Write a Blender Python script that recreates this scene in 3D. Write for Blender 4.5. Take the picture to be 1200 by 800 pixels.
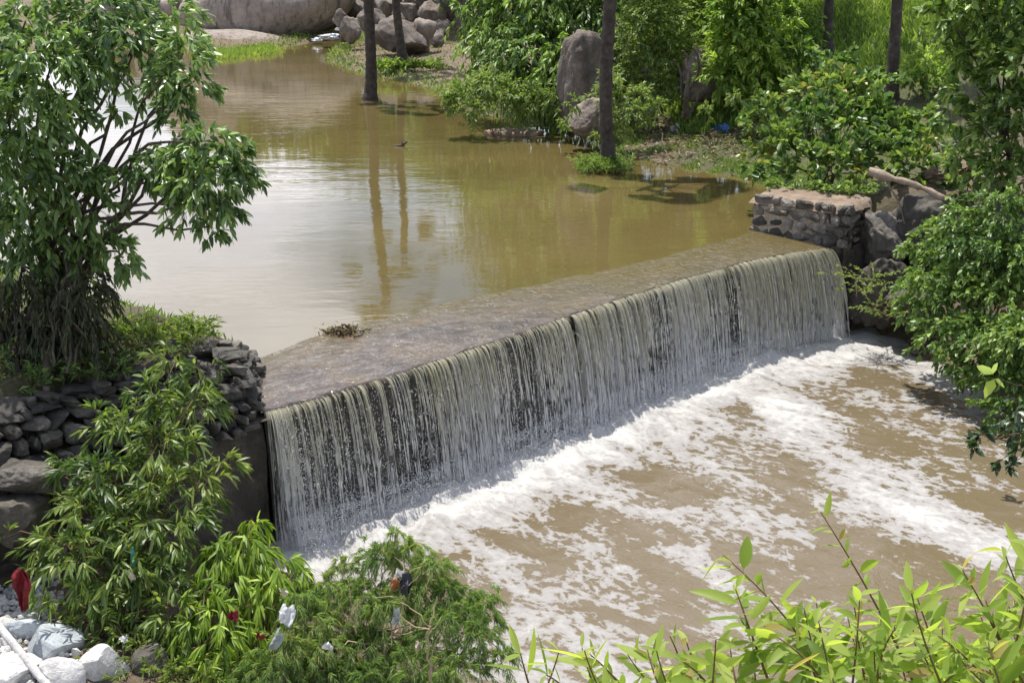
import bpy, bmesh, math, random
import numpy as np
from mathutils import Vector

for _o in list(bpy.data.objects):
    bpy.data.objects.remove(_o)
SC = bpy.context.scene
COL = SC.collection
R = math.radians
# ------------------------------------------------------------------ camera, sky, sun, exposure
PITCH = R(17.4); CAMZ = 7.0; FPX = 1500.0
cam_d = bpy.data.cameras.new('camera'); cam = bpy.data.objects.new('camera', cam_d); COL.objects.link(cam)
cam_d.sensor_width = 36.0; cam_d.lens = 36.0 * FPX / 1200.0; cam_d.clip_end = 2000; cam_d.clip_start = 0.1
cam.location = (0, 0, CAMZ); cam.rotation_euler = (math.pi / 2 - PITCH, 0, 0)
SC.camera = cam
SC.render.resolution_x = 1024; SC.render.resolution_y = 682
SUN = Vector((-0.17, 0.30, 0.94)).normalized()
world = bpy.data.worlds.new("World"); SC.world = world; world.use_nodes = True
def build_world():
    nt = world.node_tree; N = nt.nodes; Lk = nt.links; N.clear()
    out = N.new('ShaderNodeOutputWorld'); bg = N.new('ShaderNodeBackground'); bg.inputs[1].default_value = 0.085
    sky = N.new('ShaderNodeTexSky'); sky.sky_type = 'NISHITA'; sky.sun_disc = False
    sky.sun_elevation = math.asin(SUN.z); sky.sun_rotation = math.atan2(SUN.x, SUN.y)
    sky.dust_density = 1.5; sky.air_density = 1.0
    tc = N.new('ShaderNodeTexCoord')
    sep = N.new('ShaderNodeSeparateXYZ'); Lk.new(tc.outputs['Generated'], sep.inputs[0])
    add = N.new('ShaderNodeMath'); add.operation = 'ADD'; add.inputs[1].default_value = 0.22; Lk.new(sep.outputs[2], add.inputs[0])
    mx = N.new('ShaderNodeMath'); mx.operation = 'MAXIMUM'; mx.inputs[1].default_value = 0.05; Lk.new(add.outputs[0], mx.inputs[0])
    dv = N.new('ShaderNodeVectorMath'); dv.operation = 'DIVIDE'
    cb = N.new('ShaderNodeCombineXYZ')
    for i in range(3): Lk.new(mx.outputs[0], cb.inputs[i])
    Lk.new(tc.outputs['Generated'], dv.inputs[0]); Lk.new(cb.outputs[0], dv.inputs[1])
    no = N.new('ShaderNodeTexNoise'); no.inputs['Scale'].default_value = 1.3; no.inputs['Detail'].default_value = 7; no.inputs['Roughness'].default_value = 0.55
    Lk.new(dv.outputs[0], no.inputs['Vector'])
    rp0 = N.new('ShaderNodeValToRGB'); rp0.color_ramp.elements[0].position = 0.40; rp0.color_ramp.elements[1].position = 0.54
    Lk.new(no.outputs['Fac'], rp0.inputs[0])
    def mr(sock, a, b, c, d):
        n = N.new('ShaderNodeMapRange'); n.interpolation_type = 'SMOOTHSTEP'; Lk.new(sock, n.inputs[0])
        for i, x in enumerate((a, b, c, d)): n.inputs[i + 1].default_value = x
        return n.outputs[0]
    def mul(a, b):
        n = N.new('ShaderNodeMath'); n.operation = 'MULTIPLY'; Lk.new(a, n.inputs[0]); Lk.new(b, n.inputs[1]); return n.outputs[0]
    low = mr(sep.outputs[2], 0.34, 0.85, 1.0, 0.40); side = mr(sep.outputs[1], -0.45, 0.35, 0.45, 1.0)   # cloud bank upstream; cloud thinned overhead and behind, shaped to cut ambient light
    class rp: outputs = [mul(mul(rp0.outputs[0], low), side)]
    no2 = N.new('ShaderNodeTexNoise'); no2.inputs['Scale'].default_value = 3.1; no2.inputs['Detail'].default_value = 5
    Lk.new(dv.outputs[0], no2.inputs['Vector'])
    cr = N.new('ShaderNodeValToRGB'); cr.color_ramp.elements[0].position = 0.3; cr.color_ramp.elements[1].position = 0.7
    cr.color_ramp.elements[0].color = (9.5, 9.9, 12.0, 1); cr.color_ramp.elements[1].color = (19, 19.2, 20.6, 1)
    Lk.new(no2.outputs['Fac'], cr.inputs[0])
    mix = N.new('ShaderNodeMixRGB'); Lk.new(rp.outputs[0], mix.inputs[0]); Lk.new(sky.outputs[0], mix.inputs[1]); Lk.new(cr.outputs[0], mix.inputs[2])
    Lk.new(mix.outputs[0], bg.inputs[0]); Lk.new(bg.outputs[0], out.inputs[0])
build_world()
sun_d = bpy.data.lights.new('sun', 'SUN'); sun_d.energy = 4.3; sun_d.angle = R(0.5); sun_d.color = (1.0, 0.955, 0.88)
sun = bpy.data.objects.new('sun', sun_d); COL.objects.link(sun); sun.rotation_euler = SUN.to_track_quat('Z', 'Y').to_euler(); sun.location = (0, 0, 40)
SC.view_settings.view_transform = 'Standard'; SC.view_settings.look = 'None'; SC.view_settings.gamma = 1.0
SC.view_settings.use_curve_mapping = False; SC.view_settings.exposure = 0.6
SC.render.engine = 'CYCLES'
SC.cycles.max_bounces = 8; SC.cycles.transparent_max_bounces = 12; SC.cycles.diffuse_bounces = 3; SC.cycles.glossy_bounces = 3

# ------------------------------------------------------------------ helpers
cp, sp = math.cos(PITCH), math.sin(PITCH)
def ray(px, py):
    u = (px - 600.0) / FPX; v = (400.0 - py) / FPX
    return np.array([u, cp + v * sp, v * cp - sp])
def onz(px, py, z):
    d = ray(px, py); t = (z - CAMZ) / d[2]
    return np.array([d[0] * t, d[1] * t, z])
def ony(px, py, Y):
    d = ray(px, py); t = Y / d[1]
    return np.array([d[0] * t, Y, CAMZ + d[2] * t])
def pxm(Y): return Y / FPX * 1.04          # metres per photo pixel at distance Y
def nrm(v):
    v = np.asarray(v, float); return v / np.maximum(np.linalg.norm(v, axis=-1, keepdims=True), 1e-9)
rng = np.random.default_rng(7)

def _h(i, j, k, seed):
    n = (i * 374761393 + j * 668265263 + k * 1274126177 + seed * 974711) & 0xFFFFFFFF
    n = ((n ^ (n >> 13)) * 1103515245) & 0xFFFFFFFF
    n = ((n ^ (n >> 15)) * 2246822519) & 0xFFFFFFFF
    return ((n ^ (n >> 16)) & 0xFFFFFF) / float(0xFFFFFF)
def vnoise(P, seed=0):
    P = np.asarray(P, float); I = np.floor(P).astype(np.int64); f = P - I; f = f * f * (3 - 2 * f)
    r = 0
    for a in (0, 1):
        for b in (0, 1):
            for c in (0, 1):
                w = (f[..., 0] if a else 1 - f[..., 0]) * (f[..., 1] if b else 1 - f[..., 1]) * (f[..., 2] if c else 1 - f[..., 2])
                r = r + w * _h(I[..., 0] + a, I[..., 1] + b, I[..., 2] + c, seed)
    return r * 2 - 1
def fbm(P, oct=4, seed=0, rough=0.5):
    r = 0; a = 1; s = 0; P = np.asarray(P, float)
    for o in range(oct):
        r = r + a * vnoise(P * 2 ** o + 17.3 * o, seed + o); s += a; a *= rough
    return r / s

def link(o, parent=None):
    COL.objects.link(o)
    if parent is not None: o.parent = parent
    return o
def tag(o, label=None, cat=None, group=None, kind=None):
    if label: o['label'] = label
    if cat: o['category'] = cat
    if group: o['group'] = group
    if kind: o['kind'] = kind
    return o
def empty(name, loc=(0, 0, 0)):
    o = bpy.data.objects.new(name, None); o.location = tuple(loc); o.empty_display_size = 0.2
    return link(o)
class MB:
    """collects vertices and faces for ONE mesh object"""
    def __init__(s): s.V = []; s.F = []; s.A = []; s.n = 0
    def add(s, V, F, tint=None):
        V = np.asarray(V, float).reshape(-1, 3); F = np.asarray(F, np.int64)
        s.F.append(F + s.n); s.V.append(V); s.n += len(V)
        if tint is None: tint = rng.random()
        s.A.append(np.broadcast_to(np.asarray(tint, float), (len(V),)))
    def build(s, name, mat, parent=None, smooth=True, origin=None, attrs=None):
        V = np.concatenate(s.V) if s.V else np.zeros((0, 3))
        org = np.array(origin if origin is not None else (parent.location if parent is not None else (0, 0, 0)), float)
        if parent is not None and parent.parent is not None: org = org + np.array(parent.parent.location)
        m = bpy.data.meshes.new(name); m.vertices.add(len(V)); m.vertices.foreach_set('co', (V - org).ravel().astype(np.float32))
        sizes = np.concatenate([np.full(len(F), F.shape[1]) for F in s.F]); idx = np.concatenate([F.ravel() for F in s.F])
        m.loops.add(len(idx)); m.loops.foreach_set('vertex_index', idx.astype(np.int32))
        m.polygons.add(len(sizes)); m.polygons.foreach_set('loop_start', np.concatenate([[0], np.cumsum(sizes)[:-1]]).astype(np.int32))
        m.polygons.foreach_set('loop_total', sizes.astype(np.int32))
        m.polygons.foreach_set('use_smooth', np.full(len(sizes), bool(smooth)))
        a = m.attributes.new('tint', 'FLOAT', 'POINT'); a.data.foreach_set('value', np.concatenate(s.A).astype(np.float32))
        for k, val in (attrs or {}).items():
            val = np.asarray(val, np.float32)
            if val.ndim == 2:
                a = m.attributes.new(k, 'FLOAT_VECTOR', 'POINT'); a.data.foreach_set('vector', val.ravel())
            else:
                a = m.attributes.new(k, 'FLOAT', 'POINT'); a.data.foreach_set('value', val)
        m.update(calc_edges=True); m.validate()
        if mat is not None: m.materials.append(mat)
        o = bpy.data.objects.new(name, m)
        if parent is None: o.location = tuple(org)
        return link(o, parent)

def tube(mb, pts, rad, n=6, tint=None, cap=True):
    pts = np.asarray(pts, float); k = len(pts); rad = np.broadcast_to(np.asarray(rad, float), (k,))
    T = np.gradient(pts, axis=0); T = nrm(T)
    ref = np.array([0.3, 0.2, 1.0]) if abs(T[:, 2]).mean() < 0.8 else np.array([1.0, 0.3, 0.0])
    A = nrm(np.cross(T, ref)); B = np.cross(T, A)
    th = np.arange(n) / n * 2 * math.pi
    V = pts[:, None] + rad[:, None, None] * (A[:, None] * np.cos(th)[None, :, None] + B[:, None] * np.sin(th)[None, :, None])
    i = np.arange(k - 1)[:, None] * n; j = np.arange(n)[None]; j2 = (j + 1) % n
    F = np.stack([i + j, i + j2, i + n + j2, i + n + j], -1).reshape(-1, 4)
    mb.add(V.reshape(-1, 3), F, tint)
    if cap:
        ring = np.arange(n)
        for r0, c in ((0, pts[0]), (k - 1, pts[-1])):
            mb.add(np.vstack([V[r0], c]), np.stack([ring, (ring + 1) % n, np.full(n, n)], -1), tint)
def curve_pts(a, b, n=8, sag=0.0, jit=0.0, up=0.0):
    a = np.asarray(a, float); b = np.asarray(b, float); t = np.linspace(0, 1, n)[:, None]
    L = np.linalg.norm(b - a); P = a + (b - a) * t
    P[:, 2:3] += (up * np.sin(t * math.pi) - sag * np.sin(t * math.pi)) * L
    if jit:
        o = np.cumsum(rng.normal(0, jit, (n, 3)), 0); o -= t * o[-1]; P += o
    return P
def ico(level):
    bm = bmesh.new(); bmesh.ops.create_icosphere(bm, subdivisions=level, radius=1.0)
    V = np.array([v.co[:] for v in bm.verts]); F = np.array([[v.index for v in f.verts] for f in bm.faces]); bm.free()
    return V, F
ICO = {k: ico(k) for k in (1, 2, 3, 4, 5)}
def rotm(rx, ry, rz):
    a, b, c = rx, ry, rz
    X = np.array([[1, 0, 0], [0, math.cos(a), -math.sin(a)], [0, math.sin(a), math.cos(a)]])
    Y = np.array([[math.cos(b), 0, math.sin(b)], [0, 1, 0], [-math.sin(b), 0, math.cos(b)]])
    Z = np.array([[math.cos(c), -math.sin(c), 0], [math.sin(c), math.cos(c), 0], [0, 0, 1]])
    return Z @ Y @ X
def stone_verts(c, size, seed, level=2, p=3.0, jag=0.16, facets=0, rot=(0, 0, 0), fine=0.0):
    V, F = ICO[level]; V = V.copy()
    k = (np.abs(V) ** p).sum(1) ** (1 / p); V = V / k[:, None]
    r2 = np.random.default_rng(seed)
    for _ in range(facets):
        n = nrm(r2.normal(size=3)); dd = r2.uniform(0.55, 0.85); e = V @ n - dd
        V = V - np.where(e > 0, e, 0)[:, None] * n * 0.92
    V = V * (1 + jag * fbm(V * 1.3 + seed * 3.1, 3, seed))[:, None]
    if fine: V = V * (1 + fine * (fbm(V * 5 + seed, 4, seed + 5, 0.6) - 0.9 * np.abs(fbm(V * 2.6 + seed, 3, seed + 8))))[:, None]
    V = V * np.asarray(size) * 0.5
    return V @ rotm(*rot).T + np.asarray(c), F
def box(mb, c, s, ax=None, tint=None):
    c = np.asarray(c, float); s = np.asarray(s, float) / 2
    q = np.array([[x, y, z] for x in (-1, 1) for y in (-1, 1) for z in (-1, 1)]) * s
    if ax is not None: q = q @ np.asarray(ax)
    F = [[0, 1, 3, 2], [4, 6, 7, 5], [0, 4, 5, 1], [2, 3, 7, 6], [0, 2, 6, 4], [1, 5, 7, 3]]
    mb.add(q + c, F, tint)

# ------------------------------------------------------------------ materials
def new_mat(name):
    m = bpy.data.materials.new(name); m.use_nodes = True; nt = m.node_tree; nt.nodes.clear()
    return m, nt, nt.nodes, nt.links
def ramp(N, cols, pos=None):
    r = N.new('ShaderNodeValToRGB'); e = r.color_ramp.elements
    pos = pos or [i / (len(cols) - 1) for i in range(len(cols))]
    while len(e) < len(cols): e.new(0.5)
    for i, c in enumerate(cols): e[i].position = pos[i]; e[i].color = (*c, 1) if len(c) == 3 else c
    return r
def noise_n(N, L, vec, scale, detail=5, rough=0.55, dist=0.0):
    n = N.new('ShaderNodeTexNoise'); n.inputs['Scale'].default_value = scale; n.inputs['Detail'].default_value = detail
    n.inputs['Roughness'].default_value = rough; n.inputs['Distortion'].default_value = dist
    if vec is not None: L.new(vec, n.inputs['Vector'])
    return n
def mth(N, L, op, a, b=None, clamp=False):
    n = N.new('ShaderNodeMath'); n.operation = op; n.use_clamp = clamp
    for i, x in enumerate((a, b)):
        if x is None: continue
        if isinstance(x, (int, float)): n.inputs[i].default_value = x
        else: L.new(x, n.inputs[i])
    return n.outputs[0]
def mapr(N, L, x, a, b, c=0.0, d=1.0, smooth=True):
    n = N.new('ShaderNodeMapRange'); n.interpolation_type = 'SMOOTHSTEP' if smooth else 'LINEAR'
    L.new(x, n.inputs[0]); n.inputs[1].default_value = a; n.inputs[2].default_value = b; n.inputs[3].default_value = c; n.inputs[4].default_value = d
    return n.outputs[0]
def attr(N, name):
    a = N.new('ShaderNodeAttribute'); a.attribute_name = name; return a
def mixc(N, L, f, a, b, mode='MIX'):
    n = N.new('ShaderNodeMixRGB'); n.blend_type = mode
    for i, x in enumerate((f, a, b)):
        if isinstance(x, (int, float)): n.inputs[i].default_value = x
        elif isinstance(x, tuple): n.inputs[i].default_value = (*x, 1)
        else: L.new(x, n.inputs[i])
    return n.outputs[0]
def bump(N, L, h, dist=0.05, strength=1.0):
    b = N.new('ShaderNodeBump'); b.inputs['Distance'].default_value = dist; b.inputs['Strength'].default_value = strength
    L.new(h, b.inputs['Height']); return b.outputs[0]
def position(N):
    return N.new('ShaderNodeNewGeometry').outputs['Position']

def leaf_mat(name, cols, transl=0.38, rough=0.42, spec=0.5, tcol=None, dry=None):
    m, nt, N, L = new_mat(name)
    a = attr(N, 'tint'); cols = [tuple(min(0.6, x * 1.18) for x in c) for c in cols]; r = ramp(N, cols + [dry or cols[-1]], [0.0, 0.42, 0.94, 1.0]); L.new(a.outputs['Fac'], r.inputs[0])
    p = N.new('ShaderNodeBsdfPrincipled'); L.new(r.outputs[0], p.inputs['Base Color']); p.inputs['Roughness'].default_value = rough
    p.inputs['Specular IOR Level'].default_value = spec
    t = N.new('ShaderNodeBsdfTranslucent')
    tc = mixc(N, L, 1.0, r.outputs[0], tcol or (1.45, 1.5, 0.75), 'MULTIPLY'); L.new(tc, t.inputs['Color'])
    mx = N.new('ShaderNodeMixShader'); mx.inputs[0].default_value = transl; L.new(p.outputs[0], mx.inputs[1]); L.new(t.outputs[0], mx.inputs[2])
    o = N.new('ShaderNodeOutputMaterial'); L.new(mx.outputs[0], o.inputs[0])
    return m
def rock_mat(name, cols, scale=2.0, rough=0.85, bmp=0.06, streak=0.0, pos=None, tintamt=0.5, streakcol=(0.05, 0.045, 0.04), bscale=5.0):
    m, nt, N, L = new_mat(name); P = position(N)
    n = noise_n(N, L, P, scale, 8, 0.62, 0.3); r = ramp(N, cols, pos); L.new(mapr(N, L, n.outputs['Fac'], 0.28, 0.72, smooth=False), r.inputs[0])
    a = attr(N, 'tint'); val = mapr(N, L, a.outputs['Fac'], 0, 1, 1 - tintamt * 0.5, 1 + tintamt * 0.5, False)
    hs = N.new('ShaderNodeHueSaturation'); L.new(r.outputs[0], hs.inputs['Color']); L.new(val, hs.inputs['Value']); col = hs.outputs[0]
    n3 = noise_n(N, L, P, scale * 11, 4, 0.7); col = mixc(N, L, 0.55, col, mixc(N, L, 1.0, col, ramp_out(N, L, n3.outputs['Fac'], (0.45, 0.45, 0.45), (1.45, 1.45, 1.45)), 'MULTIPLY'))
    if streak:
        mp = N.new('ShaderNodeMapping'); mp.inputs['Scale'].default_value = (1.6, 1.6, 0.22); L.new(P, mp.inputs[0])
        s = noise_n(N, L, mp.outputs[0], 1.6, 6, 0.65); f = mapr(N, L, s.outputs['Fac'], 0.48, 0.66, 0, streak)
        col = mixc(N, L, f, col, streakcol)
    b = noise_n(N, L, P, bscale, 8, 0.68)
    p = N.new('ShaderNodeBsdfPrincipled'); L.new(col, p.inputs['Base Color']); p.inputs['Roughness'].default_value = rough
    L.new(bump(N, L, b.outputs['Fac'], bmp), p.inputs['Normal'])
    o = N.new('ShaderNodeOutputMaterial'); L.new(p.outputs[0], o.inputs[0])
    return m
def ramp_out(N, L, x, a, b):
    r = ramp(N, [a, b], [0.25, 0.75]); L.new(x, r.inputs[0]); return r.outputs[0]
def plain_mat(name, col, rough=0.6, var=0.25, scale=8.0, transl=0.0, spec=0.4):
    m, nt, N, L = new_mat(name); P = position(N); n = noise_n(N, L, P, scale, 5)
    c = mixc(N, L, 1.0, col, ramp_out(N, L, n.outputs['Fac'], (1 - var,) * 3, (1 + var,) * 3), 'MULTIPLY')
    p = N.new('ShaderNodeBsdfPrincipled'); L.new(c, p.inputs['Base Color']); p.inputs['Roughness'].default_value = rough; p.inputs['Specular IOR Level'].default_value = spec
    o = N.new('ShaderNodeOutputMaterial')
    if transl:
        t = N.new('ShaderNodeBsdfTranslucent'); L.new(c, t.inputs['Color']); mx = N.new('ShaderNodeMixShader'); mx.inputs[0].default_value = transl
        L.new(p.outputs[0], mx.inputs[1]); L.new(t.outputs[0], mx.inputs[2]); L.new(mx.outputs[0], o.inputs[0])
    else: L.new(p.outputs[0], o.inputs[0])
    return m

M_GRANITE = rock_mat('granite', [(0.17, 0.135, 0.115), (0.29, 0.24, 0.205), (0.38, 0.33, 0.29)], 0.35, 0.85, 0.10, 0.75, bscale=1.2, streakcol=(0.085, 0.075, 0.068))
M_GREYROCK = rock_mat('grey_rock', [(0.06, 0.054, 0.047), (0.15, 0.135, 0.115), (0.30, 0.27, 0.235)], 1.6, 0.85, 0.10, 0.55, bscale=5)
M_FARROCK = rock_mat('weathered_rock', [(0.085, 0.068, 0.058), (0.19, 0.155, 0.13), (0.33, 0.285, 0.245)], 0.9, 0.88, 0.14, 0.55, bscale=2.5)
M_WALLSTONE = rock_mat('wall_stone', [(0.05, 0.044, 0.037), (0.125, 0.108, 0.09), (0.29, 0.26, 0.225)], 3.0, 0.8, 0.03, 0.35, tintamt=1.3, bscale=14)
M_SHADEDAMPSTONE = rock_mat('shaded_damp_wall_stone', [(0.024, 0.022, 0.017), (0.062, 0.056, 0.045), (0.17, 0.152, 0.13)], 3.0, 0.75, 0.03, 0.5, tintamt=1.4, bscale=14)  # wall stone darkened for damp, with the tree's shade put into the colour too
M_SHADEROCK = rock_mat('shaded_bank_rock', [(0.035, 0.031, 0.026), (0.095, 0.085, 0.07), (0.22, 0.20, 0.17)], 1.8, 0.85, 0.10, 0.6, bscale=5)  # grey rock in a darker copy, shade of the banks painted into its colour
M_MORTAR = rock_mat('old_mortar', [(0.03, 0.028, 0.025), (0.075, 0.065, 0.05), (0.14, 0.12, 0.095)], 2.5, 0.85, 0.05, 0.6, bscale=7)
M_WETWALL = rock_mat('wet_masonry', [(0.016, 0.016, 0.013), (0.04, 0.038, 0.032), (0.08, 0.075, 0.062)], 2.2, 0.35, 0.06, 0.5, streakcol=(0.02, 0.026, 0.012), bscale=5)
M_WHITEROCK = rock_mat('white_rock', [(0.42, 0.41, 0.40), (0.64, 0.63, 0.61), (0.78, 0.77, 0.75)], 2.5, 0.8, 0.05, 0.15, tintamt=0.2, streakcol=(0.35, 0.33, 0.30), bscale=7)
M_BLUEROCK = rock_mat('bluish_rock', [(0.27, 0.30, 0.32), (0.41, 0.45, 0.48), (0.52, 0.56, 0.59)], 2.0, 0.75, 0.03, 0.15, tintamt=0.2, bscale=6)
M_DIRTTOP = rock_mat('dirt_top', [(0.12, 0.085, 0.06), (0.23, 0.17, 0.12), (0.34, 0.275, 0.21)], 2.2, 0.9, 0.05, 0, bscale=8)
M_BARK = rock_mat('bark', [(0.045, 0.034, 0.026), (0.10, 0.08, 0.062), (0.17, 0.14, 0.11)], 7, 0.9, 0.02, 0, bscale=22)
M_PALMBARK = rock_mat('palm_bark', [(0.028, 0.022, 0.018), (0.06, 0.048, 0.04), (0.11, 0.09, 0.075)], 5, 0.9, 0.03, 0, bscale=14)
M_LOG = rock_mat('bare_wood', [(0.15, 0.11, 0.08), (0.27, 0.205, 0.155), (0.38, 0.31, 0.24)], 5, 0.8, 0.02, 0, bscale=16)
M_TWIG = plain_mat('twig', (0.16, 0.11, 0.065), 0.8)
M_REDTWIG = plain_mat('reddish_twig', (0.17, 0.10, 0.045), 0.7)
M_DRYTWIG = plain_mat('dry_twig', (0.42, 0.32, 0.20), 0.8)

# ------------------------------------------------------------------ layout frame of the weir
FRONT_PX = [(308, 480), (360, 467), (420, 449), (480, 430), (560, 404), (640, 377), (720, 350), (800, 325), (870, 306), (925, 295), (966, 290)]
BACK_PX = [(303, 413), (345, 397), (400, 379), (470, 362), (540, 347), (610, 335), (690, 318), (770, 299), (830, 283), (858, 275), (876, 270)]
FR = np.array([onz(x, y, 0) for x, y in FRONT_PX]); BK = np.array([onz(x, y, 0.05) for x, y in BACK_PX])
O2 = FR[0, :2]; U2 = nrm(FR[-1, :2] - FR[0, :2]); N2 = np.array([U2[1], -U2[0]])     # along the weir, and downstream
WLEN = float(np.linalg.norm(FR[-1, :2] - FR[0, :2]))
LOWZ = -2.3
def sd(xy):
    q = np.asarray(xy)[..., :2] - O2; return q @ U2, q @ N2
def SD(s, d, z): return np.array([*(O2 + U2 * s + N2 * d), z])
def resample(P, n):
    c = np.concatenate([[0], np.cumsum(np.linalg.norm(np.diff(P, axis=0), axis=1))]); t = np.linspace(0, c[-1], n)
    return np.stack([np.interp(t, c, P[:, i]) for i in range(3)], 1)

# ------------------------------------------------------------------ terrain
def poly_sd(X, Y, poly):
    poly = np.asarray(poly)[:, :2]; d = np.full(X.shape, 1e9); ins = np.zeros(X.shape, bool)
    for a, b in zip(poly, np.roll(poly, -1, 0)):
        e = b - a; wx, wy = X - a[0], Y - a[1]; t = np.clip((wx * e[0] + wy * e[1]) / max(e @ e, 1e-9), 0, 1)
        d = np.minimum(d, (wx - t * e[0]) ** 2 + (wy - t * e[1]) ** 2)
        c = ((a[1] > Y) != (b[1] > Y)); xi = a[0] + (Y - a[1]) / (e[1] if abs(e[1]) > 1e-9 else 1e-9) * e[0]
        ins ^= c & (X < xi)
    d = np.sqrt(d); return np.where(ins, -d, d)
UP_PX = [(876, 270), (905, 222), (860, 210), (815, 202), (765, 193), (730, 184), (700, 168), (660, 153), (630, 150), (585, 141), (540, 131), (520, 122),
         (505, 107), (470, 97), (435, 92), (405, 83), (378, 72), (385, 60), (410, 48), (375, 46), (345, 55), (300, 64), (262, 66), (200, 62), (100, 58), (-100, 58)]
UP_POLY = [onz(x, y, 0)[:2] for x, y in UP_PX] + [(-70, 75), (-60, 25), (-22, 24)] + [onz(x, y, 0)[:2] for x, y in ((-60, 300), (10, 322), (110, 352), (200, 378), (250, 392), (303, 413))] \
    + [FR[0, :2], FR[-1, :2]]
LO_PX = [(1060, 398), (1110, 425), (1150, 455), (1215, 500), (1300, 540)]
LO_POLY = [SD(-0.4, -0.9, 0)[:2], SD(WLEN * 0.5, -1.5, 0)[:2], SD(WLEN + 0.2, -0.9, 0)[:2]] + [onz(x, y, LOWZ)[:2] for x, y in LO_PX] + [(24, 20), (26, 0), (8, 3), (3.2, 8.5)] + [onz(x, y, LOWZ)[:2] for x, y in ((600, 850), (545, 800), (470, 730), (380, 690))]
def sstep(x, a, b):
    t = np.clip((x - a) / (b - a), 0, 1); return t * t * (3 - 2 * t)
def lip_d(s):
    a, b = sd(FR); return np.interp(s, a, b)
def hfun(X, Y):
    X = np.asarray(X, float); Y = np.asarray(Y, float)
    P = np.stack([X, Y, np.zeros_like(X)], -1)
    nz = fbm(P * 0.35, 4, 3); n2 = fbm(P * 1.7, 3, 9)
    s, d = sd(P)
    du = poly_sd(X, Y, UP_POLY); dl = poly_sd(X, Y, LO_POLY)
    near = sstep(-X, 2, 4) * sstep(-Y, -30, -24)
    right = sstep(X, 1.5, 8)
    hu = 0.02 + (0.16 + 0.36 * near) * np.clip(du, 0, 1.6) + 0.05 * np.clip(du - 1.6, 0, 6) + (0.02 + 0.30 * right) * np.clip(du - 4.5, 0, 34) + 0.06 * right * np.clip(du - 1.6, 0, 3) \
        + 0.045 * np.clip(Y - 90, 0, 250)
    hu = np.where(du > 0, hu + (0.12 * n2 + 0.35 * nz * np.clip(du / 8, 0, 1)) * np.clip(du, 0, 1), -np.clip(-du * 0.5, 0, 1.3))
    hu = np.where((s > -1.3) & (s < 2.3) & (d > -3.0), np.minimum(hu, -0.35), hu)
    rb = sstep(X, 5.0, 8.5)
    hd = LOWZ + 0.02 + (0.30 + 1.15 * rb) * np.clip(dl, 0, 2.2) + 0.12 * np.clip(dl - 2.2, 0, 8)
    hd = np.where(dl > 0, hd + (0.14 * n2 + 0.2 * nz) * np.clip(dl, 0, 1), LOWZ - np.clip(-dl * 0.4, 0, 1.0))
    w = sstep(d - lip_d(s), -1.25, -0.25)
    return hu * (1 - w) + hd * w
def ong(px, py, t0=8.0, t1=260.0):
    d = ray(px, py); t = np.concatenate([np.arange(t0, 60, 0.1), np.arange(60, t1, 0.5)]); P = d[None] * t[:, None]; P[:, 2] += CAMZ
    h = np.maximum(hfun(P[:, 0], P[:, 1]), -99); k = np.argmax(P[:, 2] < h); return np.array([P[k, 0], P[k, 1], h[k]])
def ground(p, dz=0.0): return np.array([p[0], p[1], float(hfun(np.array([p[0]]), np.array([p[1]]))[0]) + dz])

def ground_mat():
    m, nt, N, L = new_mat('bank_soil'); P = position(N)
    a = noise_n(N, L, P, 0.35, 8, 0.65); b = noise_n(N, L, P, 2.5, 8, 0.7); c = noise_n(N, L, P, 14, 5, 0.7)
    soil = ramp(N, [(0.06, 0.045, 0.03), (0.15, 0.115, 0.075), (0.26, 0.21, 0.14)], [0.3, 0.5, 0.72]); L.new(b.outputs['Fac'], soil.inputs[0])
    gr = ramp(N, [(0.03, 0.04, 0.014), (0.075, 0.08, 0.03), (0.15, 0.13, 0.06)], [0.3, 0.5, 0.7]); L.new(c.outputs['Fac'], gr.inputs[0])
    g = attr(N, 'green'); f = mth(N, L, 'ADD', g.outputs['Fac'], mth(N, L, 'MULTIPLY', mth(N, L, 'SUBTRACT', a.outputs['Fac'], 0.5), 2.2))
    f = mth(N, L, 'ADD', f, mth(N, L, 'MULTIPLY', mth(N, L, 'SUBTRACT', b.outputs['Fac'], 0.5), 1.2)); f = mapr(N, L, f, 0.3, 0.7)
    col = mixc(N, L, f, soil.outputs[0], gr.outputs[0])
    p = N.new('ShaderNodeBsdfPrincipled'); L.new(col, p.inputs['Base Color']); p.inputs['Roughness'].default_value = 0.95
    h = mth(N, L, 'ADD', b.outputs['Fac'], mth(N, L, 'MULTIPLY', c.outputs['Fac'], 0.4)); L.new(bump(N, L, h, 0.12), p.inputs['Normal'])
    o = N.new('ShaderNodeOutputMaterial'); L.new(p.outputs[0], o.inputs[0]); return m
def axis(lo, a, b, hi, fine, grow):
    x = list(np.arange(a, b, fine)); st = fine; v = b
    while v < hi: x.append(v); st *= grow; v += st
    st = fine; v = a
    while v > lo: st *= grow; v -= st; x.insert(0, v)
    return np.array(x)
gx = axis(-500, -16, 22, 500, 0.35, 1.12); gy = axis(-60, 6, 62, 700, 0.35, 1.09)
GX, GY = np.meshgrid(gx, gy); GZ = hfun(GX, GY)
mb = MB(); nx, ny = len(gx), len(gy); I = (np.arange(ny - 1)[:, None] * nx + np.arange(nx - 1)[None]).ravel()
mb.add(np.stack([GX, GY, GZ], -1).reshape(-1, 3), np.stack([I, I + 1, I + nx + 1, I + nx], -1), 0.5)
gs, gd = sd(np.stack([GX, GY], -1))
green = np.where(gd > -0.5, 0.35, 0.55 + 0.25 * sstep(GX, 5, 10)) - 0.35 * sstep(GY, 48, 60) * (1 - sstep(GX + 1.5 * fbm(np.stack([GX, GY, 0 * GX], -1) * 0.3, 3, 8), -2, 5))
tag(mb.build('ground', ground_mat(), attrs={'green': green.ravel()}), kind='structure')

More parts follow.
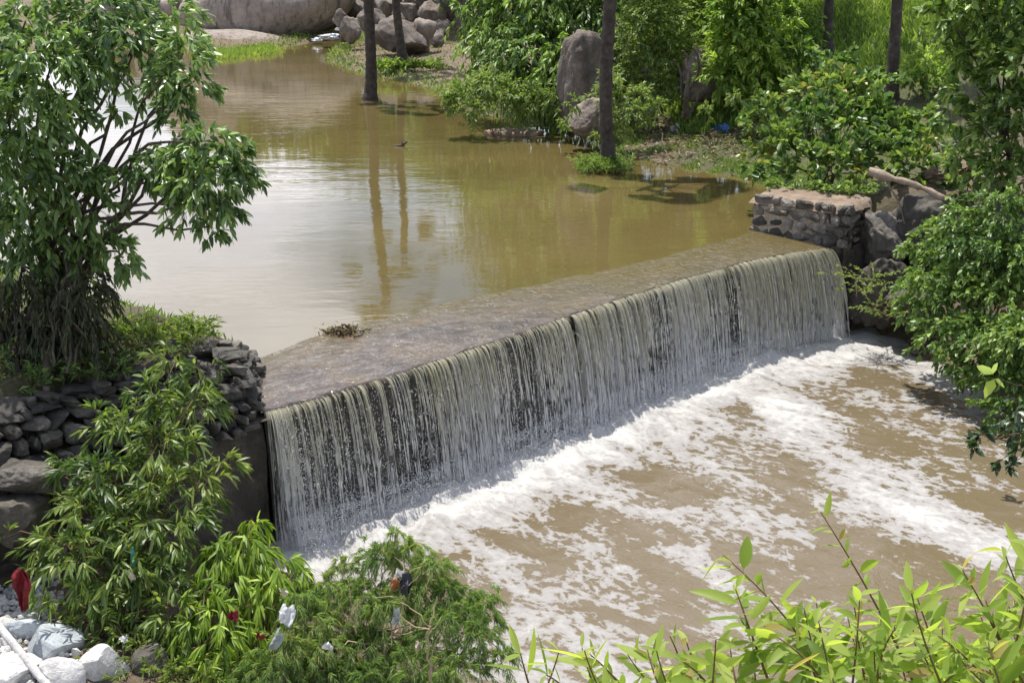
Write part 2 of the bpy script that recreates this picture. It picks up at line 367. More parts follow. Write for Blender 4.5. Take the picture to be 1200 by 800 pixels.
# ------------------------------------------------------------------ water
def pool_mat():
    m, nt, N, L = new_mat('muddy_pool_water'); P = position(N)
    mp = N.new('ShaderNodeMapping'); mp.inputs['Scale'].default_value = (0.55, 1.5, 1); L.new(P, mp.inputs[0])
    a = noise_n(N, L, mp.outputs[0], 0.9, 3, 0.5, 0.4); b = noise_n(N, L, mp.outputs[0], 3.4, 3, 0.55, 0.6); c = noise_n(N, L, P, 0.10, 3, 0.5)
    calm = mapr(N, L, c.outputs['Fac'], 0.38, 0.62, 0.25, 1.0)
    h = mth(N, L, 'ADD', a.outputs['Fac'], mth(N, L, 'MULTIPLY', b.outputs['Fac'], 0.22)); h = mth(N, L, 'MULTIPLY', h, calm)
    cn = noise_n(N, L, P, 0.22, 4, 0.5); colr = ramp(N, [(0.100, 0.077, 0.028), (0.130, 0.100, 0.038)], [0.35, 0.65]); L.new(cn.outputs['Fac'], colr.inputs[0])
    p = N.new('ShaderNodeBsdfPrincipled'); L.new(colr.outputs[0], p.inputs['Base Color']); p.inputs['Roughness'].default_value = 0.03; p.inputs['IOR'].default_value = 1.48
    L.new(bump(N, L, h, 0.015), p.inputs['Normal'])
    o = N.new('ShaderNodeOutputMaterial'); L.new(p.outputs[0], o.inputs[0]); return m
M_POOL = pool_mat()
POOLZ = 0.045
mb = MB()
edge = resample(BK, 40); edge[:, 2] = POOLZ; edge[:, :2] += N2 * 0.35
far = np.stack([np.linspace(-170, 40, 40), np.full(40, 118.0), np.full(40, POOLZ)], 1)
rows = 30; G = np.array([edge * (1 - t) + far * t for t in np.linspace(0, 1, rows) ** 1.6])
ii = (np.arange(rows - 1)[:, None] * 40 + np.arange(39)[None]).ravel()
mb.add(G.reshape(-1, 3), np.stack([ii, ii + 1, ii + 41, ii + 40], -1), 0.5)
# the left part of the pool, behind the left bank
lf = np.array([edge[0], [-8.5, 20.5, POOLZ], [-14, 19.5, POOLZ], [-60, 19, POOLZ], [-170, 118, POOLZ]])
mb.add(lf, [[0, 4, 3], [0, 3, 2], [0, 2, 1]], 0.5)
tag(mb.build('pool_water', M_POOL), kind='structure')

# ---- lower stream with foam
def seg_d(P, pl):
    d = np.full(len(P), 1e9)
    for a, b in zip(pl[:-1], pl[1:]):
        e = b - a; w = P - a; t = np.clip((w @ e) / (e @ e), 0, 1); d = np.minimum(d, np.linalg.norm(w - t[:, None] * e, axis=1))
    return d
def stream_mat():
    m, nt, N, L = new_mat('foaming_brown_water'); fl = attr(N, 'flow'); P = position(N)
    foam = attr(N, 'foam').outputs['Fac']
    mp = N.new('ShaderNodeMapping'); mp.inputs['Scale'].default_value = (1.0, 0.45, 1); L.new(fl.outputs['Vector'], mp.inputs[0])
    mp2 = N.new('ShaderNodeMapping'); mp2.inputs['Scale'].default_value = (1.0, 0.7, 1); L.new(fl.outputs['Vector'], mp2.inputs[0])
    a = noise_n(N, L, mp.outputs[0], 1.1, 6, 0.6, 0.8); b = noise_n(N, L, mp2.outputs[0], 5.5, 8, 0.68, 0.15); c = noise_n(N, L, mp2.outputs[0], 3.4, 4, 0.6, 0.4)
    rid = mth(N, L, 'ABSOLUTE', mth(N, L, 'SUBTRACT', c.outputs['Fac'], 0.5)); rid = mapr(N, L, rid, 0.0, 0.14, 0.16, -0.08)
    v = mth(N, L, 'ADD', foam, mth(N, L, 'MULTIPLY', mth(N, L, 'SUBTRACT', a.outputs['Fac'], 0.5), 1.55))
    v = mth(N, L, 'ADD', v, mth(N, L, 'MULTIPLY', mth(N, L, 'SUBTRACT', b.outputs['Fac'], 0.5), 1.05)); v = mth(N, L, 'ADD', v, rid)
    mask = mapr(N, L, v, 0.44, 0.61); thick = mapr(N, L, v, 0.55, 1.25)
    fc = mixc(N, L, thick, (0.265, 0.253, 0.243), (0.49, 0.48, 0.46))
    col = mixc(N, L, mask, (0.138, 0.108, 0.065), fc)
    rip = noise_n(N, L, mp2.outputs[0], 2.2, 5, 0.6, 0.8)
    h = mth(N, L, 'ADD', mth(N, L, 'MULTIPLY', rip.outputs['Fac'], 0.7), mth(N, L, 'MULTIPLY', mth(N, L, 'MULTIPLY', b.outputs['Fac'], thick), 0.5))
    p = N.new('ShaderNodeBsdfPrincipled'); L.new(col, p.inputs['Base Color']); p.inputs['IOR'].default_value = 1.33
    L.new(mapr(N, L, mask, 0, 1, 0.10, 0.8, False), p.inputs['Roughness']); L.new(bump(N, L, h, 0.06), p.inputs['Normal'])
    o = N.new('ShaderNodeOutputMaterial'); L.new(p.outputs[0], o.inputs[0]); return m
ss = np.arange(-9, 27, 0.13); ds = np.concatenate([np.arange(-0.35, 9, 0.09), np.arange(9, 30, 0.3)])
S, D = np.meshgrid(ss, ds); XY = O2 + U2 * S[..., None] + N2 * (D + lip_d(S))[..., None]
P2 = XY.reshape(-1, 2)
fm = 1.15 * np.exp(-np.clip(D - 1.0, 0, None) / 1.45).ravel()
def band(px, w, amp):
    pl = np.array([onz(x, y, LOWZ)[:2] for x, y in px]); return amp * np.exp(-(seg_d(P2, pl) / w) ** 2)
fm = np.maximum(fm, band([(905, 470), (960, 520), (1050, 585), (1120, 620), (1185, 650)], 0.95, 0.80))
fm = np.maximum(fm, band([(985, 395), (1040, 415), (1100, 440), (1150, 480), (1190, 500)], 0.75, 0.75))
fm = np.maximum(fm, band([(640, 560), (740, 585), (800, 630), (850, 690), (870, 760)], 0.95, 0.50))
fm = np.maximum(fm, band([(500, 610), (600, 660), (660, 720), (690, 790)], 0.9, 0.52))
fm = np.maximum(fm, band([(760, 520), (880, 560), (960, 640), (1000, 720)], 0.55, 0.42))
fm = np.maximum(fm, band([(560, 600), (700, 640), (800, 720)], 0.5, 0.45))
fm = np.maximum(fm, band([(560, 780), (620, 745), (640, 800)], 0.9, 0.62))
fm = np.maximum(fm, 0.33 * np.exp(-np.clip(D - 7, 0, None) / 4).ravel())
amp = 0.20 * np.exp(-np.clip(np.abs(D - 0.85), 0, None) / 0.9) + 0.025
q3 = np.stack([S, D * 0.8, np.zeros_like(S)], -1)
Z = LOWZ + amp * (fbm(q3 * 1.6, 4, 21, 0.6) + 0.55 * np.abs(fbm(q3 * 3.1, 3, 31))) + 0.22 * np.exp(-((D - 0.55) / 0.5) ** 2) * (0.6 + 0.5 * fbm(q3 * 0.9, 2, 5))
mb = MB(); nx = len(ss); ny = len(ds); I = (np.arange(ny - 1)[:, None] * nx + np.arange(nx - 1)[None]).ravel()
mb.add(np.concatenate([P2, Z.reshape(-1, 1)], 1), np.stack([I, I + nx, I + nx + 1, I + 1], -1), 0.5)
tag(mb.build('stream_water', stream_mat(), attrs={'flow': np.stack([S.ravel(), D.ravel(), 0 * S.ravel()], 1), 'foam': fm}), kind='structure')

# ------------------------------------------------------------------ weir with its wet crest, and the falling water
def crest_mat():
    m, nt, N, L = new_mat('wet_crest'); P = position(N); fl = attr(N, 'flow')
    mp = N.new('ShaderNodeMapping'); mp.inputs['Scale'].default_value = (0.8, 0.9, 1); L.new(fl.outputs['Vector'], mp.inputs[0])
    mpf = N.new('ShaderNodeMapping'); mpf.inputs['Scale'].default_value = (0.9, 1.3, 1); mpf.inputs['Rotation'].default_value = (0, 0, 0.5); L.new(fl.outputs['Vector'], mpf.inputs[0])
    n = noise_n(N, L, mp.outputs[0], 1.0, 8, 0.65, 0.5); f = noise_n(N, L, P, 16, 5, 0.7)
    r = ramp(N, [(0.050, 0.042, 0.036), (0.105, 0.086, 0.072), (0.16, 0.125, 0.09)], [0.32, 0.5, 0.7]); L.new(n.outputs['Fac'], r.inputs[0])
    col = mixc(N, L, 0.22, r.outputs[0], mixc(N, L, 1.0, r.outputs[0], ramp_out(N, L, f.outputs['Fac'], (0.45,) * 3, (1.5,) * 3), 'MULTIPLY'))
    mud = mapr(N, L, fl.outputs['Fac'], 0, 1)
    g = attr(N, 'deep'); col = mixc(N, L, g.outputs['Fac'], col, (0.112, 0.087, 0.034))
    pn = noise_n(N, L, mp.outputs[0], 2.2, 2, 0.5); pk = mapr(N, L, pn.outputs['Fac'], 0.66, 0.74, 0, 0.4); col = mixc(N, L, pk, col, (0.22, 0.11, 0.07))
    sn = noise_n(N, L, P, 24, 3, 0.6); sb = noise_n(N, L, mp.outputs[0], 0.9, 3, 0.5); sf = mth(N, L, 'MULTIPLY', mapr(N, L, sn.outputs['Fac'], 0.66, 0.71), mapr(N, L, sb.outputs['Fac'], 0.46, 0.6)); col = mixc(N, L, sf, col, (0.6, 0.58, 0.54))
    b1 = noise_n(N, L, mpf.outputs[0], 3.2, 4, 0.55, 1.6); b2 = noise_n(N, L, P, 9, 4, 0.6)
    h = mth(N, L, 'ADD', b1.outputs['Fac'], mth(N, L, 'MULTIPLY', b2.outputs['Fac'], 0.12))
    p = N.new('ShaderNodeBsdfPrincipled'); L.new(col, p.inputs['Base Color']); p.inputs['Roughness'].default_value = 0.05; p.inputs['IOR'].default_value = 1.46
    L.new(bump(N, L, h, 0.075), p.inputs['Normal'])
    o = N.new('ShaderNodeOutputMaterial'); L.new(p.outputs[0], o.inputs[0]); return m
NS = 260
fr = resample(FR, NS); bk = resample(BK, NS); bk[:, :2] -= N2 * (0.28 * fbm(np.stack([np.linspace(0, 11, NS)] * 3, 1), 4, 78))[:, None] * np.sin(np.linspace(0, math.pi, NS))[:, None] ** 0.5
fr[:, :2] += N2 * (0.09 * fbm(np.stack([np.linspace(0, 40, NS)] * 3, 1), 3, 77))[:, None]
weir = empty('weir', SD(WLEN / 2, 0, LOWZ)); tag(weir, 'long low masonry weir with a broad wet brown crest crossing the stream', 'weir')
mb = MB(); prof = np.linspace(0, 1, 26); rowsV = []; fl = []; deep = []
for t in prof:
    p = bk * (1 - t) + fr * t; p[:, 2] = (0.075 * (1 - t) ** 0.8 - 0.11 * max(0, 1 - t / 0.14) ** 1.5) + 0.014 * fbm(np.stack([p[:, 0] * 1.6, p[:, 1] * 1.6, p[:, 0] * 0], 1), 4, 12) * min(1, t * 6) * (1 - t * 0.4)
    rowsV.append(p); s, d = sd(p); fl.append(np.stack([s, d, 0 * s], 1)); deep.append(np.clip(sstep(s + 1.2 * fbm(p * 0.8, 3, 44), WLEN * 0.30, WLEN * 0.75) * (1.0 - 0.25 * t) + (1 - t) ** 3 * 1.1 + 0.5 * fbm(p * 0.9, 3, 45), 0, 1))
for dd, zz in ((0.03, -0.012), (0.055, -0.05), (0.065, -0.12)):     # rounded lip
    p = fr.copy(); p[:, :2] += N2 * dd; p[:, 2] = zz; rowsV.append(p); s, d = sd(p); fl.append(np.stack([s, d, 0 * s], 1)); deep.append(deep[25])
A = np.array(rowsV); k = len(A); ii = (np.arange(k - 1)[:, None] * NS + np.arange(NS - 1)[None]).ravel()
mb.add(A.reshape(-1, 3), np.stack([ii, ii + NS, ii + NS + 1, ii + 1], -1), 0.5)
mb.build('crest', crest_mat(), weir, attrs={'flow': np.concatenate(fl), 'deep': np.concatenate(deep)})
mb = MB(); rowsV = []
for d0, zz in ((0.055, -0.13), (0.08, -0.5), (0.11, -1.1), (0.15, -1.8), (0.2, -2.9)):
    p = fr.copy(); p[:, :2] += N2 * d0; p[:, 2] = zz
    p[:, :2] += N2 * (0.05 * fbm(np.stack([np.linspace(0, 60, NS), np.full(NS, zz * 3), np.zeros(NS)], 1), 3, 4))[:, None]; rowsV.append(p)
A = np.array(rowsV); k = len(A); ii = (np.arange(k - 1)[:, None] * NS + np.arange(NS - 1)[None]).ravel()
mb.add(A.reshape(-1, 3), np.stack([ii, ii + NS, ii + NS + 1, ii + 1], -1), 0.5)
p0 = bk.copy(); p0[:, 2] = -0.06; p1 = bk.copy(); p1[:, :2] -= N2 * 0.1; p1[:, 2] = -1.6; q = np.array([p1, p0]); ii = np.arange(NS - 1)
mb.add(q.reshape(-1, 3), np.stack([ii, ii + NS, ii + NS + 1, ii + 1], -1), 0.5)
mb.build('masonry', M_WETWALL, weir)

def fall_mat(name, seed, lo, hi, dens):
    m, nt, N, L = new_mat(name); fl = attr(N, 'flow'); sep = N.new('ShaderNodeSeparateXYZ'); L.new(fl.outputs['Vector'], sep.inputs[0])
    def mapped(sx, sz, off):
        mp = N.new('ShaderNodeMapping'); mp.inputs['Scale'].default_value = (sx, sz, 1); mp.inputs['Location'].default_value = (off, off * 0.7, seed * 3.7); L.new(fl.outputs['Vector'], mp.inputs[0]); return mp.outputs[0]
    a = noise_n(N, L, mapped(1.5, 0.10, 3), 3.6, 3, 0.6, 0.3); b = noise_n(N, L, mapped(1.0, 0.035, 11), 19, 3, 0.62, 0.3)
    c = noise_n(N, L, mapped(1.0, 0.34, 23), 19, 6, 0.78, 0.7); big = noise_n(N, L, mapped(0.5, 0.05, 31), 1.4, 2, 0.5)
    drop = sep.outputs[1]      # 0 at the lip, 1 at the foot
    full = attr(N, 'full').outputs['Fac']
    v = mth(N, L, 'MULTIPLY', a.outputs['Fac'], 0.40); v = mth(N, L, 'ADD', v, mth(N, L, 'MULTIPLY', b.outputs['Fac'], 0.95))
    v = mth(N, L, 'ADD', v, mth(N, L, 'MULTIPLY', mth(N, L, 'SUBTRACT', c.outputs['Fac'], 0.5), mapr(N, L, drop, 0.10, 0.75, 0.25, 1.7, False)))
    v = mth(N, L, 'ADD', v, mth(N, L, 'MULTIPLY', mth(N, L, 'SUBTRACT', big.outputs['Fac'], 0.5), 0.5))
    v = mth(N, L, 'ADD', v, mapr(N, L, drop, 0.0, 0.10, 0.10, 0.0)); v = mth(N, L, 'ADD', v, mapr(N, L, drop, 0.65, 1.0, 0.0, 0.22)); v = mth(N, L, 'ADD', v, full)
    al = mapr(N, L, v, lo, hi, 0.0, dens)
    colr = ramp(N, [(0.68, 0.66, 0.50), (0.84, 0.83, 0.77), (0.93, 0.94, 0.97)], [0.0, 0.35, 0.8]); L.new(drop, colr.inputs[0])
    col = mixc(N, L, mapr(N, L, full, 0.05, 0.35, 0, 0.8), colr.outputs[0], (0.66, 0.60, 0.40))
    p = N.new('ShaderNodeBsdfPrincipled'); L.new(col, p.inputs['Base Color']); p.inputs['Roughness'].default_value = 0.22; p.inputs['IOR'].default_value = 1.33
    h = mth(N, L, 'ADD', b.outputs['Fac'], mth(N, L, 'MULTIPLY', c.outputs['Fac'], 0.5)); L.new(bump(N, L, h, 0.06), p.inputs['Normal'])
    t = N.new('ShaderNodeBsdfTranslucent'); L.new(col, t.inputs['Color'])
    mx = N.new('ShaderNodeMixShader'); mx.inputs[0].default_value = 0.62; L.new(p.outputs[0], mx.inputs[1]); L.new(t.outputs[0], mx.inputs[2])
    tr = N.new('ShaderNodeBsdfTransparent'); m2 = N.new('ShaderNodeMixShader'); L.new(al, m2.inputs[0]); L.new(tr.outputs[0], m2.inputs[1]); L.new(mx.outputs[0], m2.inputs[2])
    o = N.new('ShaderNodeOutputMaterial'); L.new(m2.outputs[0], o.inputs[0]); return m
fall = empty('waterfall', SD(WLEN / 2, 0.4, LOWZ)); tag(fall, 'pale curtain of muddy water falling in thin strands over the weir', 'waterfall')
NF = 1100; NZ = 46; frh = resample(FR, NF)
def endfade(s): return 0
def curtain(seed, off, throw, name, mat):
    mb = MB(); V = []; FLW = []; FULL = []
    u = np.linspace(0, 1, NZ)
    s0, _ = sd(frh)
    fold = 0.05 * fbm(np.stack([s0 * 2.3, s0 * 0 + seed, s0 * 0], 1), 3, 50 + seed) + 0.018 * fbm(np.stack([s0 * 9, s0 * 0 + seed, s0 * 0], 1), 2, 60 + seed)
    full = np.clip(0.17 * np.exp(-((s0 - WLEN * 0.90) / 1.5) ** 2) + 0.07 * np.exp(-((s0 - WLEN * 0.70) / 2.2) ** 2) - 0.16 * np.exp(-((s0 - WLEN * 0.795) / 0.30) ** 2) - 0.05 * np.exp(-((s0 - 3.0) / 2.2) ** 2), -0.3, 1)
    full = full + 0.10 * np.exp(-(s0 / 0.5) ** 2)
    for j, t in enumerate(u):
        z = -0.02 - (abs(LOWZ) + 0.45) * t ** 1.15
        o = off + 0.02 + throw * math.sqrt(t) * (1 + 0.0 * t) + fold * min(1, 0.25 + t * 2.2) + t * 0.05 * fbm(np.stack([s0 * 7, np.full(NF, t * 7.0), s0 * 0 + seed], 1), 3, 70 + seed)
        p = frh.copy(); p[:, :2] += N2 * o[:, None] + U2 * (0.42 * math.sqrt(t) * np.exp(-((WLEN - s0) / 0.45) ** 2) - 0.22 * math.sqrt(t) * np.exp(-(s0 / 0.4) ** 2))[:, None]; p[:, 2] = z
        V.append(p); FLW.append(np.stack([s0, np.full(NF, t), s0 * 0], 1)); FULL.append(full)
    i2 = (np.arange(NZ - 1)[:, None] * NF + np.arange(NF - 1)[None]).ravel()
    mb.add(np.concatenate(V), np.stack([i2, i2 + NF, i2 + NF + 1, i2 + 1], -1), 0.5)
    mb.build(name, mat, fall, attrs={'flow': np.concatenate(FLW), 'full': np.concatenate(FULL)})
curtain(1, 0.05, 0.46, 'water_curtain', fall_mat('falling_water', 1, 0.69, 0.90, 0.60))
curtain(2, 0.09, 0.54, 'water_curtain', fall_mat('falling_water_strands', 2, 0.74, 0.87, 0.75))
# separate ropes and beaded strands of water in front of the film
def strands():
    m, nt, N, L = new_mat('strand_water'); a = attr(N, 'tint'); r = ramp(N, [(0.74, 0.71, 0.54), (0.89, 0.89, 0.87), (0.94, 0.95, 0.97)]); L.new(a.outputs['Fac'], r.inputs[0])
    p = N.new('ShaderNodeBsdfPrincipled'); L.new(r.outputs[0], p.inputs['Base Color']); p.inputs['Roughness'].default_value = 0.12; p.inputs['IOR'].default_value = 1.33
    t_ = N.new('ShaderNodeBsdfTranslucent'); L.new(r.outputs[0], t_.inputs['Color']); mx = N.new('ShaderNodeMixShader'); mx.inputs[0].default_value = 0.62; L.new(p.outputs[0], mx.inputs[1]); L.new(t_.outputs[0], mx.inputs[2])
    o = N.new('ShaderNodeOutputMaterial'); L.new(mx.outputs[0], o.inputs[0])
    r2 = np.random.default_rng(12); n = 2700; k = 60
    s = r2.random(n * 3) * WLEN; dens = 0.30 + 0.9 * fbm(np.stack([s * 1.1, s * 0, s * 0], 1), 4, 91) + 0.45 * np.exp(-((s - WLEN * 0.9) / 1.6) ** 2) - 0.9 * np.exp(-((s - WLEN * 0.795) / 0.22) ** 2) + 0.25 * np.exp(-(s / 0.5) ** 2)
    s = s[r2.random(n * 3) < np.clip(dens, 0.06, 1)][:n]; n = len(s)
    cen = np.sort(r2.random(300) * WLEN); s = s * 0.3 + 0.7 * cen[np.argmin(np.abs(s[:, None] - cen[None]), 1)] + r2.normal(0, 0.006, n)
    t = np.linspace(0, 1, k)[None]; full = np.exp(-((s - WLEN * 0.9) / 1.6) ** 2)
    throw = (0.52 + r2.normal(0, 0.07, n))[:, None]; wob = fbm(np.stack([np.repeat(s[:, None] * 40, k, 1), np.repeat(t * 4, n, 0), np.zeros((n, k))], -1), 3, 92) * 0.045 * t
    d = 0.07 + 0.02 + throw * np.sqrt(t) + 0.04 * t * r2.normal(size=(n, 1)); z = np.repeat(-(abs(LOWZ) + 0.25) * t ** 1.15, n, 0)
    sh = s[:, None] + wob + r2.normal(0, 0.03, (n, 1)) * t + (0.42 * np.exp(-((WLEN - s) / 0.45) ** 2) - 0.22 * np.exp(-(s / 0.4) ** 2))[:, None] * np.sqrt(t)
    f0 = np.stack([np.interp(s, sd(frh)[0], frh[:, i]) for i in range(2)], 1)
    C = np.concatenate([f0[:, None] + N2 * d[..., None] + U2 * (sh - s[:, None])[..., None], z[..., None]], -1)
    br = fbm(np.stack([np.repeat(s[:, None] * 77, k, 1), np.repeat(t * 22, n, 0), np.zeros((n, k))], -1), 2, 93)
    rad = (r2.uniform(0.003, 0.0095, n) * (1 + 0.4 * full))[:, None] * np.clip(1.0 - 0.35 * t + 2.7 * br * np.clip(t * 2.0, 0, 1), 0.0, 1.9) * np.clip(t * 12 + 0.4, 0, 1)
    gone = r2.uniform(0.40, 1.35, n)[:, None]; rad = rad * np.clip((gone - t) * 6, 0, 1) + 1e-5
    A = np.array([*U2, 0]); B = np.array([*N2, 0]); th = np.arange(4) / 4 * 2 * math.pi
    V = C[:, :, None] + rad[..., None, None] * (A * np.cos(th)[:, None] + B * np.sin(th)[:, None])
    i = (np.arange(n)[:, None, None] * k + np.arange(k - 1)[None, :, None]) * 4; j = np.arange(4)[None, None]; j2 = (j + 1) % 4
    F = np.stack([i + j, i + j2, i + 4 + j2, i + 4 + j], -1).reshape(-1, 4)
    mb = MB(); mb.add(V.reshape(-1, 3), F, np.repeat(np.clip(t * 0.9 + r2.normal(0.05, 0.15, (n, 1)) - 0.25 * full[:, None], 0, 1).ravel(), 4)); o = mb.build('water_strands', m, fall); o['kind'] = 'stuff'
strands()
# drops thrown off the curtain
def drops():
    m, nt, N, L = new_mat('water_drops'); p = N.new('ShaderNodeBsdfPrincipled'); p.inputs['Base Color'].default_value = (0.85, 0.87, 0.9, 1); p.inputs['Roughness'].default_value = 0.15
    o = N.new('ShaderNodeOutputMaterial'); L.new(p.outputs[0], o.inputs[0])
    n = 70000; V, F = np.array([[1, 0, 0], [-1, 0, 0], [0, 1, 0], [0, -1, 0], [0, 0, 1], [0, 0, -1.0]]), np.array([[0, 2, 4], [2, 1, 4], [1, 3, 4], [3, 0, 4], [2, 0, 5], [1, 2, 5], [3, 1, 5], [0, 3, 5]])
    s = np.where(rng.random(n) < 0.10, rng.exponential(0.35, n), rng.random(n) * WLEN); cr_ = np.sort(rng.random(300) * WLEN); s = np.where(rng.random(n) < 0.6, s * 0.25 + 0.75 * cr_[np.argmin(np.abs(s[:, None] - cr_[None]), 1)], s); t = np.where(rng.random(n) < 0.55, 1 - 0.25 * rng.random(n) ** 1.5, rng.random(n) ** 0.65)
    low = t > 0.82
    d = 0.1 + 0.50 * np.sqrt(t) + rng.normal(0, 0.05 + 0.13 * low, n) + 0.05; z = -(abs(LOWZ)) * t ** 1.1 + low * rng.random(n) ** 2 * 0.35
    f0 = np.stack([np.interp(s / WLEN, np.linspace(0, 1, NF), frh[:, i]) for i in range(2)], 1)
    C = np.concatenate([f0 + N2 * d[:, None], z[:, None]], 1); r = rng.uniform(0.002, 0.0062, n)
    VV = C[:, None] + V[None] * r[:, None, None] * np.array([1, 1, 1.8]); FF = F[None] + (np.arange(n) * 6)[:, None, None]
    mb = MB(); mb.add(VV.reshape(-1, 3), FF.reshape(-1, 3), 0.5); o = mb.build('spray', m, fall); o['kind'] = 'stuff'
drops()

# ------------------------------------------------------------------ stone walls
def stones_on(mb, place, s0, s1, z0, z1, size, seed, depth=0.3, prob=1.0, top=None):
    r2 = np.random.default_rng(seed); z = z0
    while z < z1:
        h = size * r2.uniform(0.5, 1.15); s = s0 + r2.uniform(0, size * 0.5)
        while s < s1:
            w = size * r2.uniform(0.6, 1.9)
            zc = z + h / 2
            if r2.random() < prob and (top is None or zc < top(s)):
                c, ax = place(s + w / 2, zc, r2.uniform(-0.04, 0.05))
                V, F = stone_verts((0, 0, 0), (w * r2.uniform(0.85, 1.15), depth * r2.uniform(0.8, 1.25), h * r2.uniform(0.8, 1.2)), r2.integers(1, 9999), 3, 6.0, 0.30, 6, (r2.uniform(-.16, .16), r2.uniform(-.2, .2), r2.uniform(-.1, .1)), 0.05)
                mb.add(V @ np.asarray(ax) + c, F, r2.random())
            s += w
        z += h
# left wall: broken rubble wall on stained concrete
lw = empty('stone_wall', SD(-3.0, -0.6, LOWZ)); tag(lw, 'broken dry rubble stone wall with a jagged stepped end at the left end of the weir', 'wall')
axL = np.array([[-U2[0], -U2[1], 0], [N2[0], N2[1], 0], [0, 0, 1]])
def frontd(z): return 0.02 - 0.75 * np.clip(z / 0.95, 0, 1)
def topL(s): return 0.25 + 0.95 * np.clip(s / 0.9, 0, 1) if s < 0.9 else 0.98 - 0.05 * s
mb = MB()
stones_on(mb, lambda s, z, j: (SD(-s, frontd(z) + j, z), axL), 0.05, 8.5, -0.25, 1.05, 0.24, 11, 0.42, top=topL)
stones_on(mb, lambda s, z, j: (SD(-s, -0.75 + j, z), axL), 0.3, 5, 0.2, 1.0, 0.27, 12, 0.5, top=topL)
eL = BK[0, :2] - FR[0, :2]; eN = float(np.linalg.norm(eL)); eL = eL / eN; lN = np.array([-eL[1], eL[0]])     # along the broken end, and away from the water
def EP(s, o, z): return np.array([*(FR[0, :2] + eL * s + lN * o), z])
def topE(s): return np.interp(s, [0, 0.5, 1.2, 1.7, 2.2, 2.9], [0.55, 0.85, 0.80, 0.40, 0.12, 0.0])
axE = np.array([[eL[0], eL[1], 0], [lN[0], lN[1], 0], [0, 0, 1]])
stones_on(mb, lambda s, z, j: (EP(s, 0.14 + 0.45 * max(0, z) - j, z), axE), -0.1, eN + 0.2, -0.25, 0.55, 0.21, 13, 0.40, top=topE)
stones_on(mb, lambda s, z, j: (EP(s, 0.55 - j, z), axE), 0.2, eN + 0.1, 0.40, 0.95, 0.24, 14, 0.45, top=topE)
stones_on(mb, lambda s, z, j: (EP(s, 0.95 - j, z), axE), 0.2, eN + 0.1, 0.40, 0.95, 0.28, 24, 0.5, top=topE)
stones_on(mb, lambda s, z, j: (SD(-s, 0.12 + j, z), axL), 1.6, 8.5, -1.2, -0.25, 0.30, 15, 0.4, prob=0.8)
mb.build('rubble_stones', M_SHADEDAMPSTONE, lw, smooth=False)
mb = MB(); n1, n2 = 60, 16; sx = np.linspace(0.02, 9, n1); zz = np.linspace(-3, -0.12, n2); Sg, Zg = np.meshgrid(sx, zz)
Dg = 0.10 + 0.10 * fbm(np.stack([Sg * 1.5, Zg * 1.5, Sg * 0], -1), 4, 8) - 0.12 * (Zg + 2.3) / 2.2
XYg = O2 - U2 * Sg[..., None] + N2 * Dg[..., None]; I = (np.arange(n2 - 1)[:, None] * n1 + np.arange(n1 - 1)[None]).ravel()
mb.add(np.concatenate([XYg, Zg[..., None]], -1).reshape(-1, 3), np.stack([I, I + n1, I + n1 + 1, I + 1], -1), 0.5)
Sg2, Tg = np.meshgrid(sx, np.linspace(0, 1, 8)); Dg2 = 0.1 - 1.5 * Tg; Zg2 = -0.12 + np.where(Tg > 0.1, 0.0, 0); XYg = O2 - U2 * Sg2[..., None] + N2 * Dg2[..., None]
core = np.array([EP(0.2, 0.3, -0.2), EP(eN, 0.3, -0.2), SD(-9, -2.7, -0.2), SD(-9, -0.25, -0.2), EP(0.75, 0.85, 0.60), EP(1.35, 0.9, 0.55), SD(-9, -2.0, 0.55), SD(-9, -0.75, 0.62)])
mb.add(core, [[0, 3, 2, 1], [4, 5, 6, 7], [0, 4, 7, 3], [1, 2, 6, 5], [0, 1, 5, 4], [2, 3, 7, 6]], 0.4)
endw = np.array([SD(0.05, 0.16, -3), SD(0.05, 0.16, -0.12), EP(eN, 0.02, -0.12), EP(eN, 0.02, -3)]); mb.add(endw, [[0, 1, 2, 3]], 0.4)
topc = np.array([SD(0.05, 0.16, -0.12), EP(eN, 0.02, -0.12), SD(-9, -1.6, -0.12), SD(-9, 0.10, -0.12)]); mb.add(topc, [[0, 1, 2, 3]], 0.4)
mb.build('footing', M_MORTAR, lw)

# right abutment
A0 = onz(876, 271, 0)[:2]; B0 = onz(987, 287, 0)[:2]; fu = nrm(B0 - A0); FLN = float(np.linalg.norm(B0 - A0)); fn = np.array([-fu[1], fu[0]])
if fn @ U2 < 0: fn = -fn                # fn points away from the channel
AZ = 0.86
ab = empty('stone_abutment', (*(A0 + fu * FLN / 2 + fn * 0.7), LOWZ)); tag(ab, 'square stone abutment block with an earthy flat top at the right end of the weir', 'abutment')
ax1 = np.array([[fu[0], fu[1], 0], [-fn[0], -fn[1], 0], [0, 0, 1]]); ax2 = np.array([[fn[0], fn[1], 0], [fu[0], fu[1], 0], [0, 0, 1]])
mb = MB()
stones_on(mb, lambda s, z, j: (np.array([*(A0 + fu * s + fn * (0.10 - j * 0.6)), z]), ax1), 0.0, FLN, -0.1, AZ - 0.04, 0.25, 31, 0.26)
stones_on(mb, lambda s, z, j: (np.array([*(A0 + fu * (FLN - 0.10 + j * 0.6) + fn * s), z]), ax2), 0.0, 1.5, -0.1, AZ - 0.04, 0.25, 32, 0.26)
mb.build('face_stones', M_WALLSTONE, ab, smooth=False)
mb = MB(); ctr = A0 + fu * FLN / 2 + fn * 0.82
box(mb, (*ctr, (AZ - 0.10 - 3.0) / 2), (FLN - 0.20, 1.5, AZ - 0.10 + 3.0), ax1, 0.4)
